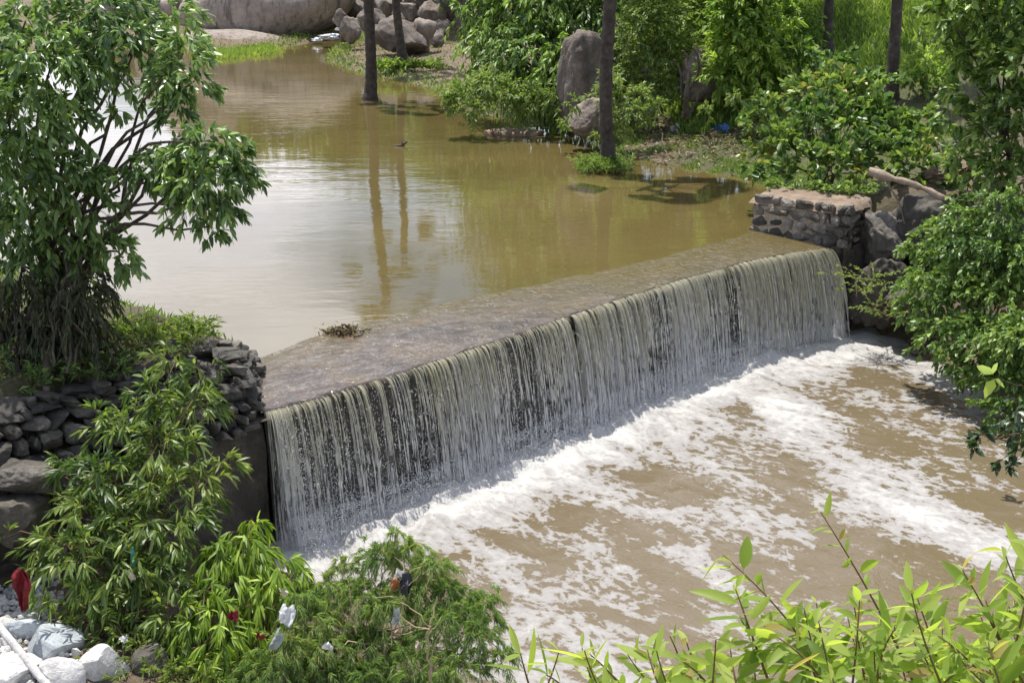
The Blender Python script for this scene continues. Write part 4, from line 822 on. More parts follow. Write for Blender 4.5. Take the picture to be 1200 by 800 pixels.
# ---- leafy branches close to the camera, bottom right
def near_branches():
    base = ground((2.6, 5.4)); root = empty('near_tree', base); tag(root, 'young tree whose bright lance shaped leaves reach up from the bottom edge', 'tree')
    mbL, mbT = MB(), MB(); r2 = np.random.default_rng(77)
    hub = ony(980, 1050, 4.9); tube(mbT, curve_pts(base, hub, 12, jit=0.1), np.linspace(0.06, 0.03, 12), 8)
    stems = [((920, 800), (985, 790), (925, 718), (848, 650), 4.6, 1.0, 26), ((1090, 850), (1062, 770), (1020, 690), (962, 600), 5.0, 0.8, 22), ((1200, 860), (1190, 780), (1160, 720), (1128, 668), 4.6, 1.0, 30), ((820, 860), (806, 800), (798, 770), (785, 745), 4.5, 0.8, 9),
             ((640, 880), (630, 830), (615, 790), (610, 765), 4.3, 0.9, 9), ((940, 900), (900, 800), (880, 740), (862, 690), 4.4, 1.0, 22), ((1010, 900), (980, 800), (940, 760), (900, 740), 4.3, 1.0, 24), ((1100, 900), (1120, 800), (1090, 750), (1075, 700), 4.5, 0.95, 26),
             ((1150, 900), (1180, 800), (1200, 720), (1215, 640), 4.5, 1.0, 26), ((760, 880), (740, 810), (720, 790), (690, 765), 4.4, 0.8, 14), ((1030, 900), (1020, 800), (1030, 760), (1050, 735), 4.2, 0.9, 22), ((1210, 880), (1180, 820), (1140, 770), (1100, 745), 4.1, 1.0, 24),
             ((880, 900), (850, 830), (830, 790), (800, 775), 4.3, 0.95, 18), ((960, 910), (960, 840), (975, 790), (960, 730), 4.6, 0.9, 22), ((1240, 800), (1220, 740), (1190, 690), (1175, 640), 5.0, 0.9, 18), ((700, 880), (680, 820), (660, 800), (640, 790), 4.4, 0.7, 10), ((1060, 900), (1080, 830), (1100, 790), (1140, 780), 4.0, 0.9, 20)]
    for x in np.concatenate([np.linspace(650, 1000, 14), np.linspace(960, 1240, 24)]):
        x = x + r2.normal(0, 12); k = np.interp(x, [650, 800, 950, 1200], [0.05, 0.3, 0.95, 1.05]); hh = 40 + 75 * k * r2.random(); dx = r2.normal(-55, 45)
        stems.append(((x - dx, 930), (x - dx * .7, 860), (x - dx * .2, 830 - hh * 0.4), (x, 805 - hh), r2.uniform(3.9, 5.2), 0.95, int(9 + 15 * k)))
    for a, b, c, d, Y, sc, nl in stems:
        nl = int(nl * 1.0)
        cp_ = [ony(*a, Y + 0.1), ony(*b, Y), ony(*c, Y - 0.05), ony(*d, Y + r2.uniform(-0.15, 0.15))]
        t = np.linspace(0, 1, 14)[:, None]; p = cp_[0] * (1 - t) ** 3 + 3 * cp_[1] * t * (1 - t) ** 2 + 3 * cp_[2] * t ** 2 * (1 - t) + cp_[3] * t ** 3
        tube(mbT, curve_pts(hub, p[0], 8, jit=0.03), np.linspace(0.02, 0.009, 8), 6, cap=False); tube(mbT, p, np.linspace(0.008, 0.0022, 14), 6)
        tl = np.linspace(0.30, 1.0, nl) ** 0.9; x = tl * 13; i = np.clip(x.astype(int), 0, 12); f = (x - i)[:, None]; P = p[i] * (1 - f) + p[i + 1] * f; T = nrm(p[np.clip(i + 1, 0, 13)] - p[i])
        ph = np.arange(nl) * 2.4 + r2.uniform(0, 6); A = nrm(np.cross(T, [0.2, 0.4, 1])); B = np.cross(T, A); o = A * np.cos(ph)[:, None] + B * np.sin(ph)[:, None]
        D = nrm(T * 0.75 + o * 0.85 + np.array([0, 0, -0.30]) + r2.normal(0, 0.18, (nl, 3))); L = sc * 0.205 * r2.uniform(0.40, 1.15, nl) * (1 - 0.35 * (tl > 0.93)); W = L * r2.uniform(0.20, 0.28, nl)
        # petiole then a leaf of several cross sections
        secs = 7; u = np.linspace(0, 1, secs); wid = np.sin(np.pi * u ** 0.75) ** 0.9
        S = nrm(np.cross(D, np.array([0, 0, 1.0]) + r2.normal(0, 0.55, (nl, 3)))); Nn = np.cross(S, D); bend = r2.uniform(-0.05, 0.35, nl)
        rows = []
        for k in range(secs):
            c0 = P + D * (L * (0.06 + 0.94 * u[k]))[:, None] + np.array([0, 0, -1.0]) * (L * bend * u[k] ** 2)[:, None]; w_ = (W * 0.5 * wid[k])[:, None]
            rows += [c0 + S * w_ + Nn * w_ * 0.35, c0, c0 - S * w_ + Nn * w_ * 0.35]
        V = np.stack(rows, 1); F = []
        for k in range(secs - 1):
            q = 3 * k; F += [[q, q + 3, q + 4, q + 1], [q + 1, q + 4, q + 5, q + 2]]
        F = np.array(F); tn = np.clip(r2.normal(0.45, 0.2, nl) + 0.3 * (tl > 0.85), 0, 1)
        mbL.add(V.reshape(-1, 3), (F[None] + (np.arange(nl) * secs * 3)[:, None, None]).reshape(-1, 4), np.repeat(tn, secs * 3))
        for k in range(nl): tube(mbT, np.array([P[k], P[k] + D[k] * L[k] * 0.07]), 0.0012, 3, cap=False)
    mbL.build('crown', L_NEAR, root); mbT.build('trunk', M_REDTWIG, root)
near_branches()

# ---- right bank
CG = [(1075, 285, 22, 27.5), (1105, 300, 36, 27), (1140, 285, 40, 26.5), (1180, 290, 42, 26), (1085, 335, 34, 26.5), (1125, 340, 42, 26), (1170, 340, 46, 25.5), (1070, 360, 22, 26.5), (1110, 385, 36, 25.5), (1150, 390, 44, 25), (1190, 390, 46, 24.5), (1125, 425, 26, 25), (1160, 435, 38, 24.5), (1195, 440, 42, 24), (1178, 480, 28, 23.8), (1205, 500, 32, 23.6), (1130, 255, 30, 27), (1180, 240, 34, 26.5), (1215, 300, 50, 25.5), (1230, 400, 50, 24.5), (1100, 268, 20, 27.5)]
make_plant('hanging_shrub', 'dense small leaved shrub hanging over the right bank below the fallen log', 'shrub', ground((11.5, 28.5)), [(c, r * 0.95) for c, r in CL(CG, 26, 0.3, 4)], L_SHRUB, M_TWIG, 0.06, seed=51, twigs=90, per=15, lw=0.48, roll=0.9, leaf=0.135, droop=0.45, up=0.4, tlen=0.75, dens_ref=0.7, parts=('foliage', 'stem'), multi=3, hang=0.15)
make_plant('overhanging_branch', 'dark leafy branch tip reaching in at the right edge above the foam', 'branch', ground((10.5, 19.5)), CL([(1192, 488, 22, 15.2), (1165, 512, 14, 15), (1150, 508, 8, 14.9), (1188, 530, 16, 15), (1140, 522, 7, 14.9), (1210, 515, 26, 15.2), (1180, 548, 8, 14.9)], 15, 0.05, 5), L_SHADE, M_TWIG, 0.04, fork=ony(1260, 500, 15.6), seed=52, twigs=9, per=8, lw=0.42, leaf=0.15, tlen=1.0, dens_ref=0.2, parts=('foliage', 'stem'), droop=0.4)
make_plant('sapling', 'pair of large bright round leaves in front of the hanging shrub', 'plant', ground((10.6, 23.0)), CL([(1166, 440, 7, 21)], 21), L_BRIGHT, M_TWIG, 0.012, seed=53, twigs=3, per=2, lw=0.6, leaf=0.30, parts=('foliage', 'stem'), tint=(0.8, 1.0), limb=0.8)
upright_tuft('weed', 'feathery grey green weed hanging on the dark wall below the abutment', 'weed', [ony(x, y, 28.6) for x, y in ((1018, 345), (1030, 362), (1022, 330), (1040, 375))], L_FINE, 0.75, 0.10, 12, 16, 0.9, 0.12, per=26)
CH = [(890, 190, 22, 34), (915, 165, 30, 34.5), (905, 140, 28, 35), (950, 140, 36, 35), (940, 180, 34, 33.6), (985, 110, 36, 36), (990, 150, 40, 34.6), (980, 190, 34, 33.4), (1030, 140, 38, 35), (1035, 180, 38, 33.6), (1060, 160, 32, 34.5), (975, 80, 26, 37), (945, 110, 26, 36), (1075, 195, 34, 33), (880, 205, 14, 33.6), (1020, 105, 26, 36.5), (1085, 150, 30, 34.6), (925, 205, 18, 33.2), (1010, 205, 20, 33), (1100, 220, 26, 32.4)]
make_plant('broad_leaved_shrub', 'sprawling grey green shrub with broad upright leaves behind the stone abutment', 'shrub', ground((8.5, 35)), [(c, r * 0.9) for c, r in CL(CH, 34.5, 0.3, 6)], L_BROAD, M_TWIG, 0.06, seed=61, twigs=40, per=13, lw=0.50, roll=0.9, leaf=0.25, droop=0.15, up=0.8, tlen=0.8, dens_ref=0.75, parts=('foliage', 'stem'), multi=5, broad=0.5, tipbias=0.8)
CI = [(1115, 20, 30, 31), (1150, 10, 34, 31), (1185, 20, 36, 30.5), (1125, 60, 26, 31), (1160, 60, 36, 30.5), (1195, 70, 36, 30), (1140, 105, 32, 30.5), (1180, 115, 36, 30), (1120, 135, 22, 31), (1155, 150, 32, 30.5), (1195, 160, 34, 30), (1170, 195, 32, 30), (1130, 185, 24, 30.5), (1100, 15, 18, 31), (1215, 210, 36, 29.5), (1150, 225, 26, 29.8), (1150, -30, 40, 31), (1200, -30, 45, 30.5), (1225, 120, 40, 30), (1230, 40, 40, 30)]
make_plant('slender_tree', 'open crowned tree with small leaves on the right bank above the fallen log', 'tree', ground((12.4, 31)), [(c, r * 0.95) for c, r in CL(CI, 30.5, 0.35, 7)], L_SHRUB, M_BARK, 0.10, fork=ony(1175, 160, 30.6), seed=62, twigs=46, per=13, lw=0.48, leaf=0.22, droop=0.3, up=0.3, tlen=0.85, dens_ref=0.75, limb=0.3)
upright_tuft('weed', 'broad weeds spilling over the back of the stone abutment top', 'weed', [np.array([*(A0 + fu * u + fn * v), AZ]) for u, v in ((0.3, 1.65), (0.9, 1.7), (1.5, 1.6), (2.0, 1.6), (0.0, 1.5))], L_BROAD, 0.5, 0.20, 9, 23, 0.5, 0.22)
# fallen log
mb = MB(); lp = np.array([ony(x, y, Y) for x, y, Y in ((1018, 200, 31.2), (1040, 208, 31), (1065, 214, 30.8), (1090, 224, 30.6), (1110, 236, 30.4), (1140, 250, 30.2))]); tube(mb, np.stack([np.interp(np.linspace(0, 5, 16), range(6), lp[:, i]) for i in range(3)], 1), np.linspace(0.11, 0.055, 16) * (1 + 0.22 * np.random.default_rng(4).normal(size=16)), 10)
tube(mb, curve_pts(lp[1], ony(1026, 196, 31.3), 5, jit=0.02), np.linspace(0.09, 0.05, 5), 8); tube(mb, curve_pts(lp[1], ony(1060, 262, 30.6), 7, jit=0.03), np.linspace(0.03, 0.015, 7), 5)
tag(mb.build('fallen_log', M_LOG, origin=lp[0]), 'bare tan fallen log sticking out over the rocks beside the abutment', 'log')
mb = MB(); tube(mb, curve_pts(ony(1150, 252, 29.6), ony(1230, 268, 29.2), 8, jit=0.05), np.linspace(0.10, 0.13, 8), 8); tag(mb.build('fallen_log', M_BARK, origin=ony(1150, 252, 29.6)), 'dark bough lying across the hanging shrub at the right edge', 'log')
mb = MB()
for a, b in (((1120, 268), (1118, 236)), ((1118, 262), (1128, 244)), ((1120, 268), (1126, 256)), ((1116, 266), (1108, 252))): tube(mb, curve_pts(ony(*a, 29.0), ony(*b, 29.0), 6, jit=0.04), np.linspace(0.016, 0.006, 6), 5)
tag(mb.build('dry_twig', M_DRYTWIG, origin=ony(1120, 268, 29)), 'thin pale dead sprig below the fallen log', 'twig')

# ---- trees and shrubs behind the pool
CJ = [(600, 12, 50, 52), (650, 20, 50, 51), (695, 15, 40, 51), (575, 48, 34, 51), (615, 55, 44, 50), (655, 65, 40, 49), (590, 85, 32, 50), (635, 95, 32, 49), (690, 50, 24, 51), (640, 110, 28, 49), (672, 95, 28, 49.5), (705, 100, 28, 49.5), (715, 65, 26, 50), (660, 130, 20, 48.5), (655, 125, 22, 49), (680, 110, 24, 49.5), (715, 95, 24, 50), (700, 125, 18, 48.5), (610, 110, 22, 48.5), (560, 15, 30, 52), (640, -40, 60, 52), (590, -40, 50, 53), (700, -40, 50, 52), (640, -95, 50, 52.5), (680, -90, 50, 52.5), (600, -90, 40, 53)]
make_plant('dark_tree', 'dark dense tree hanging over the bank left of the upright rock', 'tree', ground((1.6, 51)), [(c, r * 0.95) for c, r in CL(CJ, 51, 0.5, 8)], L_DARK, M_BARK, 0.16, seed=63, twigs=80, per=15, lw=0.42, leaf=0.27, droop=0.6, up=0.15, tlen=0.85, dens_ref=1.3, simple=True, hang=0.4)
make_plant('dark_bush', 'low dark bush at the waterline under the dark tree', 'bush', ground((-0.6, 47.5)), CL([(545, 112, 20, 47.5), (570, 100, 24, 47.5), (595, 112, 22, 47.3), (625, 116, 20, 47.3), (530, 120, 12, 47.3), (555, 128, 14, 46.8), (650, 118, 18, 47)], 47, 0.2, 9), L_FINE, M_TWIG, 0.05, seed=64, twigs=80, per=15, lw=0.3, leaf=0.20, simple=True, dens_ref=0.75, parts=('foliage', 'stem'), tint=(0, 0.7))
GB = [('bright_shrub', 'bright airy shrub directly right of the tall palm', [(745, 30, 34), (775, 15, 34), (760, 70, 32), (735, 90, 22), (785, 55, 30), (745, 115, 22), (775, 100, 24), (760, -25, 40)], 47, L_FINE, 0.17, 65),
      ('bright_shrub', 'bright green shrub with lush leaves in the middle of the right bank', [(860, 50, 36), (890, 70, 32), (905, 40, 30), (850, 85, 28), (880, 105, 26), (915, 95, 22), (870, 15, 36), (930, 60, 22), (880, -30, 40)], 46, L_BRIGHT, 0.26, 66),
      ('bright_shrub', 'pale green feathery shrub reaching the top edge behind the small dark trunk', [(790, 95, 20), (735, 60, 22), (808, 100, 18), (770, 120, 14), (815, 20, 36), (830, 60, 28), (800, 70, 22), (845, 10, 34), (815, -30, 40), (840, 110, 18)], 49, L_FINE, 0.18, 67),
      ('bright_shrub', 'yellow green leafy shrub below the grassy slope beside the left slope palm', [(935, 35, 26), (925, 15, 24), (950, 70, 18), (905, 10, 26), (915, -25, 30)], 50, L_BRIGHT, 0.22, 68),
      ('bright_shrub', 'small bright shrub at the foot of the grassy slope right of the near slope palm', [(1085, 70, 20), (1100, 90, 20), (1075, 95, 16)], 43, L_BRIGHT, 0.2, 69)]
for nm, lab, cl, Y, mt, lf, sd_ in GB:
    cl = CL(cl, Y, 0.5, sd_); c0 = np.mean([c for c, _ in cl], 0)
    make_plant(nm, lab, 'shrub', ground((c0[0], c0[1] + 0.3)), [(c, r * 0.95) for c, r in cl], mt, M_TWIG, 0.06, seed=sd_, twigs=125, per=16, lw=0.42, leaf=lf, simple=True, dens_ref=1.0, parts=('foliage', 'stem'), droop=0.35, up=0.5, multi=3)
mb = MB(); t0 = ony(806, 122, 45.2); 
for e, r in (((800, 60), .10), ((812, 55), .08), ((790, 70), .06), ((822, 75), .05)): tube(mb, curve_pts(t0 + np.array([0, 0, -.3]), ony(*e, 45.4), 9, jit=0.1), np.linspace(r, r * .5, 9), 7)
tag(mb.build('bare_trunk', M_BARK, origin=t0), 'small dark forked trunk standing among the bright shrubs', 'trunk')
# low growth along the right bank edge
CW = [(672, 122, 10), (706, 112, 13), (662, 142, 8), (712, 140, 9), (740, 130, 15), (758, 142, 11), (725, 150, 11), (700, 160, 8), (885, 150, 12), (892, 125, 15), (740, 158, 8), (770, 122, 11), (720, 120, 14), (715, 95, 16), (826, 128, 8), (850, 176, 7), (880, 185, 9), (860, 112, 9), (750, 108, 14)]
make_plant('bank_weeds', 'low mixed weeds on the bank between the tall palm and the blue bag', 'weed', ground((5.2, 43)), [(c, r) for c, r in CL(CW, 43.5, 0.4, 12)], L_FINE, M_DRYTWIG, 0.03, seed=70, twigs=44, per=14, lw=0.3, leaf=0.16, simple=True, dens_ref=0.5, parts=('foliage', 'stem'), limbs=False, tint=(0, 0.8))
# far trees that close the view past the frame's top and show only in the pool's reflection
def bigtree(label, x, y, h, r, sd_, mt, n=16, leaf=0.5):
    r2 = np.random.default_rng(sd_); b = ground((x, y)); cl = []
    for i in range(n):
        q = nrm(r2.normal(size=3)) * r2.random() ** 0.4; cl.append((b + np.array([q[0] * r, q[1] * r, h * 0.62 + q[2] * h * 0.36]), r * 0.42))
    make_plant('bank_tree', label, 'tree', b, cl, mt, M_BARK, 0.2, seed=sd_, twigs=60, per=12, lw=0.45, leaf=leaf, simple=True, droop=0.4, up=0.2)
bigtree('tall tree with a brown trunk rooted on the dry far bank', ong(545, 36)[0], ong(545, 36)[1], 11, 3.6, 81, L_DARK)
bigtree('tall tree rising out of the top of the frame behind the bright shrubs', 5.5, 58, 10.5, 3.6, 82, L_DARK)
bigtree('tall tree behind the pale green feathery shrub on the right bank', 10.5, 57, 9.0, 3.2, 83, L_BRIGHT)

for k, (x, y, h, lab) in enumerate([(-24, 113, 10.5, 'tall tree behind the dark boulder at the far left of the pool'), (-16.5, 116, 11.5, 'tall tree right behind the huge smooth boulder'), (-9.5, 113, 11, 'tall tree behind the jumble of rocks above the cascade'), (-3.5, 100, 10.5, 'tall tree behind the rocks beside the brown trunked tree')]):
    bigtree(lab, x, y, h, 4.6, 84 + k, L_DARK, 22, 0.6)
# ---- palms
def palm(label, base, top_px, h, r0, sd_, nf=17):
    r2 = np.random.default_rng(sd_); root = empty('palm_tree', base); tag(root, label, 'palm', None); mbT, mbL = MB(), MB()
    Y = base[1]; lean = np.array([(ony(*top_px, Y) - base)[0], 0, (ony(*top_px, Y) - base)[2]]); lean = lean / max(lean[2], .5) * 0.9
    k = 60; t = np.linspace(0, 1, k); P = base + np.stack([lean[0] * h * t * (1 - 0.3 * t) + 0.10 * np.sin(t * 7 + sd_), 0.1 * np.sin(t * 5 + sd_), h * t], 1); P[0, 2] -= 0.3
    rad = r0 * (0.92 + 0.55 * np.exp(-t * h / 0.55) - 0.12 * t) * (1 + 0.05 * r2.normal(size=k)) * (1 + 0.05 * (np.arange(k) % 2)); tube(mbT, P, rad, 12, 0.5)
    c = P[-1]
    for f in range(nf):
        az = f * 2.4 + r2.uniform(-.2, .2); el = r2.uniform(-0.5, 1.4); d = np.array([math.cos(az) * math.cos(el), math.sin(az) * math.cos(el), math.sin(el)]); pl = r2.uniform(0.9, 1.9)
        e = c + d * pl; e[2] -= 0.15 * pl; tube(mbL, curve_pts(c, e, 5, up=0.05), 0.022, 4, 0.3)
        S = nrm(np.cross(d, [0, 0, 1])); a = np.linspace(-0.95, 0.95, 22); D = nrm(d[None] * np.cos(a)[:, None] + S[None] * np.sin(a)[:, None]); L = (1.25 * (0.65 + 0.35 * np.cos(a))) * r2.uniform(0.85, 1.15)
        V, F, kk = leaf_geo(np.repeat(e[None], 22, 0), D, L, 0.11, r2, 0.25, 0.25, 0.3, broad=0.5); mbL.add(V, F, np.repeat(r2.random(22), kk))
    mbT.build('trunk', M_PALMBARK, root); mbL.build('crown', L_PALM, root); return root
palm('leaning palm standing in the water at the far left of the pool', onz(431, 120, -0.05), (437, 0), 9.3, 0.27, 1)
palm('slim palm on the far bank just right of the leaning one', ong(470, 80), (466, 0), 9.6, 0.25, 2)
palm('tall palm standing in the pool with weeds round its foot', onz(714, 203, -0.05), (711, 0), 9.6, 0.225, 3)
p4 = ong(972, 70); palm('dark palm at the left of the grassy slope', p4, (972, 0), 10, 0.20, 4)
p5 = ong(1047, 118); palm('dark palm standing nearest on the right bank before the grassy slope', p5, (1047, 0), 10, 0.205, 5)
pb = onz(714, 203, 0); upright_tuft('weed', 'green weeds heaped round the foot of the tall palm', 'weed', [pb + np.array([math.cos(a) * r, math.sin(a) * r, 0]) for a, r in ((0.2, .35), (1.5, .35), (3.0, .35), (3.6, .55), (4.4, .4), (5.2, .4), (2.9, .75), (3.3, .45), (0.0, .3))], L_SHRUB, 0.75, 0.18, 22, 17, 0.38, 0.09)
upright_tuft('weed', 'green weeds at the foot of the slim palm on the far bank', 'weed', [ong(470, 84) + np.array([x, 0, 0]) for x in (-1, -.5, 0, .6, 1.2, 1.8)], L_GRASS, 0.8, 0.4, 14, 18, 0.5, 0.12)

# ---- grass
def grass(name, label, n, area, mat, h, w, seed, dens=None, lean=0.35):
    r2 = np.random.default_rng(seed); x0, x1, y0, y1 = area
    X = r2.uniform(x0, x1, n); Y = r2.uniform(y0, y1, n); du = poly_sd(X, Y, UP_POLY); _, d = sd(np.stack([X, Y], -1))
    cl = fbm(np.stack([X * 0.5, Y * 0.5, X * 0], -1), 3, seed); ok = (du > 0.05) & (d < -1.3) & (cl > -0.7)
    if dens is not None: ok &= r2.random(n) < dens(X, Y, du)
    X, Y, cl = X[ok], Y[ok], cl[ok]; Z = hfun(X, Y); k = len(X); H = h * r2.uniform(0.4, 1.15, k) * (1 + 0.5 * cl)
    D = nrm(np.stack([r2.normal(0, lean, k), r2.normal(0, lean, k), np.ones(k)], -1)); P = np.stack([X, Y, Z - 0.02], -1)
    V, F, kk = leaf_geo(P, D, H, w * r2.uniform(0.6, 1.3, k), r2, 2.0, 0.25, simple=True, broad=0.35); mb = MB(); mb.add(V, F, np.repeat(np.clip(r2.normal(0.45, 0.22, k) + 0.35 * cl, 0, 1), kk))
    tag(mb.build(name, mat), label, 'grass', kind='stuff')
grass('hill_grass', 'tall bright grass covering the slope behind the palms', 90000, (6, 34, 45, 84), L_GRASS, 0.75, 0.075, 1, lean=0.3)
grass('bank_grass', 'short green grass along the right edge of the pool', 60000, (2, 12, 33, 50), L_GRASS, 0.24, 0.035, 2, dens=lambda X, Y, du: np.clip(1.1 - du / 3, 0.12, 1) * (fbm(np.stack([X * 1.4, Y * 1.4, X * 0], -1), 3, 55) > -0.12))
grass('far_grass', 'patchy dry grass on the far bank', 60000, (-55, 4, 50, 112), L_DRYGRASS, 0.26, 0.07, 3, dens=lambda X, Y, du: np.clip(0.8 - du / 30, 0.1, 1))
grass('left_bank_grass', 'short grass on the left bank round the leafy tree', 16000, (-24, -4, 9, 25), L_GRASS, 0.26, 0.03, 6)
grass('shore_grass', 'bright green grass fringe at the far waterline', 26000, (-24, 3, 47, 100), L_GRASS, 0.42, 0.09, 4, dens=lambda X, Y, du: np.where(du < 1.6, 1.0, 0.04))
def spit():
    mb = MB(); r2 = np.random.default_rng(9)
    for cx, cy, rx in ((285, 62, 34), (262, 66, 18), (310, 60, 12)):
        x = r2.normal(cx, rx * .5, 1800); y = r2.normal(cy, 2.0, 1800); P = np.array([onz(a, b, 0.02) for a, b in zip(x, y)])
        D = nrm(np.stack([r2.normal(0, .3, 1800), r2.normal(0, .3, 1800), np.ones(1800)], -1)); V, F, k = leaf_geo(P, D, r2.uniform(.2, .55, 1800), 0.09, r2, 2, .2, simple=True); mb.add(V, F, np.repeat(r2.uniform(.5, 1, 1800), k))
    tag(mb.build('water_grass', L_GRASS), 'bright green water grass growing below the huge boulder', 'grass', kind='stuff')
spit()

# ------------------------------------------------------------------ small things
def rag(name, label, cat, c, size, seed, mat, rough=0.5, group=None, rot=(0, 0, 0)):
    r2 = np.random.default_rng(seed); n = 18; g, t = np.meshgrid(np.linspace(-1, 1, n), np.linspace(-1, 1, n)); q = np.stack([g, t, 0 * g], -1)
    rad = 1 + 0.35 * fbm(q * 1.5 + seed, 3, seed); ph = r2.uniform(0, 6)
    V = np.stack([g * rad * (1 - 0.3 * t ** 2), 1.1 * fbm(q * 1.3 + seed * 2, 3, seed + 1) + 0.5 * np.sin(g * 4 + ph) + 0.35 * np.abs(fbm(q * 3.1, 2, seed + 4)), t * rad + 0.5 * fbm(q * 2.2 + seed, 3, seed + 2)], -1)
    V = V * np.asarray(size) * 0.5; V = V.reshape(-1, 3) @ rotm(r2.uniform(-.5, .5), r2.uniform(-.6, .6), r2.uniform(-.8, .8)).T
    I = (np.arange(n - 1)[:, None] * n + np.arange(n - 1)[None]).ravel(); mb = MB(); mb.add(V + c, np.concatenate([np.stack([I, I + 1, I + n + 1], -1), np.stack([I, I + n + 1, I + n], -1)]), 0.5)
    return tag(mb.build(name, mat, origin=c, smooth=False), label, cat, group)
W_PLAS = plain_mat('white_plastic', (0.72, 0.73, 0.74), 0.45, 0.12, 8, 0.2); R_PLAS = plain_mat('red_cloth', (0.19, 0.014, 0.02), 0.7, 0.4, 9, 0.15); B_PLAS = plain_mat('blue_plastic', (0.05, 0.12, 0.30), 0.35, 0.3, 6)
G_PLAS = plain_mat('grey_plastic', (0.38, 0.42, 0.42), 0.4, 0.25, 8, 0.2); D_PLAS = plain_mat('dark_plastic', (0.035, 0.04, 0.05), 0.4, 0.3); O_PLAS = plain_mat('orange_scrap', (0.45, 0.16, 0.07), 0.6, 0.3); BT = plain_mat('green_bottle', (0.08, 0.30, 0.24), 0.15, 0.2, 4, 0.3); C_PAP = plain_mat('cream_scrap', (0.62, 0.55, 0.42), 0.7, 0.2)
def hanging_cloth():
    r2 = np.random.default_rng(2); mb = MB(); top = ony(22, 670, 13.7); n, k = 14, 26; g, t = np.meshgrid(np.linspace(-1, 1, n), np.linspace(0, 1, k))
    w = 0.10 * np.interp(t, [0, 0.12, 0.4, 0.6, 1], [0.5, 1.0, 1.0, 0.45, 0.15]); X = g * w + 0.02 * fbm(np.stack([g * 2, t * 5, g * 0], -1), 3, 5); Yy = 0.05 * np.sin(g * 5 + t * 4) * (1 - 0.4 * t) + 0.05 * fbm(np.stack([g * 3, t * 6, g * 0 + 3], -1), 3, 6); Z = -t * 0.52
    V = np.stack([X, Yy, Z], -1); I = (np.arange(k - 1)[:, None] * n + np.arange(n - 1)[None]).ravel(); F = np.stack([I, I + 1, I + n + 1, I + n], -1)
    for off in (0, 0.035): mb.add((V + np.array([0.015, off, 0.01]) * (off > 0) + top).reshape(-1, 3), F, 0.5)
    tag(mb.build('red_cloth', R_PLAS, origin=top), 'dark red ragged cloth hanging beside the willowy shrub at the left edge', 'cloth')
hanging_cloth()
mb = MB(); a, b = ony(-6, 728, 13.6), ony(66, 815, 12.7); tube(mb, curve_pts(a, b, 6), 0.048, 14); tag(mb.build('pale_pole', M_WHITEROCK, origin=a), 'whitish straight pole lying across the white rubble', 'pole')
for nm, lab, cat, px, Y, sz, sd_, mt in [
    ('plastic_bag', 'white crumpled plastic bag caught between the yellow green and feathery shrubs', 'bag', (336, 721), 13.45, (0.17, 0.1, 0.24), 3, W_PLAS),
    ('plastic_sheet', 'grey plastic scrap below the white bag in the shrubs', 'litter', (323, 750), 13.2, (0.16, 0.08, 0.30), 4, G_PLAS),
    ('cream_scrap', 'cream and pink scrap above the white bag in the shrubs', 'litter', (331, 694), 13.7, (0.13, 0.1, 0.11), 5, C_PAP),
    ('red_scrap', 'small red scrap in the yellow green shrub', 'litter', (273, 722), 13.4, (0.12, 0.1, 0.11), 6, R_PLAS), ('red_scrap', 'tiny red scrap beside the grey plastic scrap', 'litter', (305, 745), 13.3, (0.10, 0.08, 0.09), 7, R_PLAS),
    ('white_wrapper', 'white wrapper lodged high in the feathery shrub', 'litter', (467, 671), 13.75, (0.13, 0.10, 0.14), 8, W_PLAS), ('black_bag', 'black plastic bag beside the white wrapper in the feathery shrub', 'bag', (476, 684), 13.7, (0.14, 0.10, 0.26), 9, D_PLAS), ('orange_scrap', 'orange scrap beside the white wrapper in the feathery shrub', 'litter', (462, 684), 13.65, (0.10, 0.10, 0.14), 10, O_PLAS),
    ('grey_rag', 'pale grey rag on the bleached stem in the feathery shrub', 'litter', (465, 722), 13.35, (0.12, 0.10, 0.22), 11, G_PLAS), ('pale_rag', 'pale rag low in the feathery shrub', 'litter', (385, 757), 13.3, (0.14, 0.10, 0.12), 12, W_PLAS), ('cream_scrap', 'cream scrap to the left of the pale forked twig', 'litter', (490, 757), 13.2, (0.10, 0.08, 0.13), 13, C_PAP),
    ('white_scrap', 'bluish white scrap under the willowy shrub beside the pointed stone', 'litter', (146, 749), 13.6, (0.10, 0.08, 0.08), 14, W_PLAS), ('white_scrap', 'white scrap inside the willowy shrub', 'litter', (152, 674), 14.2, (0.14, 0.1, 0.14), 15, C_PAP),
    ('blue_bag', 'bright blue plastic bag on the bank by the right shrubs', 'bag', (845, 157), 41.2, (0.62, 0.35, 0.34), 16, B_PLAS), ('red_bag', 'red plastic bag on the bank left of the blue bag', 'bag', (803, 141), 42.3, (0.30, 0.3, 0.28), 17, R_PLAS),
    ('white_bag', 'white plastic bag on the bank below the red bag', 'bag', (791, 157), 41.6, (0.36, 0.3, 0.30), 18, W_PLAS), ('white_scrap', 'white scrap on the grass between the tall palm and white bag', 'litter', (770, 172), 40.6, (0.24, 0.2, 0.14), 19, W_PLAS), ('cream_scrap', 'cream scrap on the grass at the waterline below the blue bag', 'litter', (807, 186), 39.6, (0.22, 0.2, 0.22), 20, C_PAP),
    ('white_scrap', 'small white scrap on the bank above the blue bag', 'litter', (864, 126), 43, (0.2, 0.2, 0.26), 21, W_PLAS), ('orange_scrap', 'brownish orange scrap between the red and blue bags', 'litter', (824, 146), 42, (0.55, 0.3, 0.26), 22, O_PLAS), ('white_scrap', 'white scrap at the water edge near the abutment', 'litter', (873, 212), 35.5, (0.3, 0.2, 0.05), 23, W_PLAS)]:
    p = ony(*px, Y)
    if Y > 30: g = ong(*px); p = g + np.array([0, 0, sz[2] * 0.35])
    rag(nm, lab, cat, p, sz, sd_, mt)
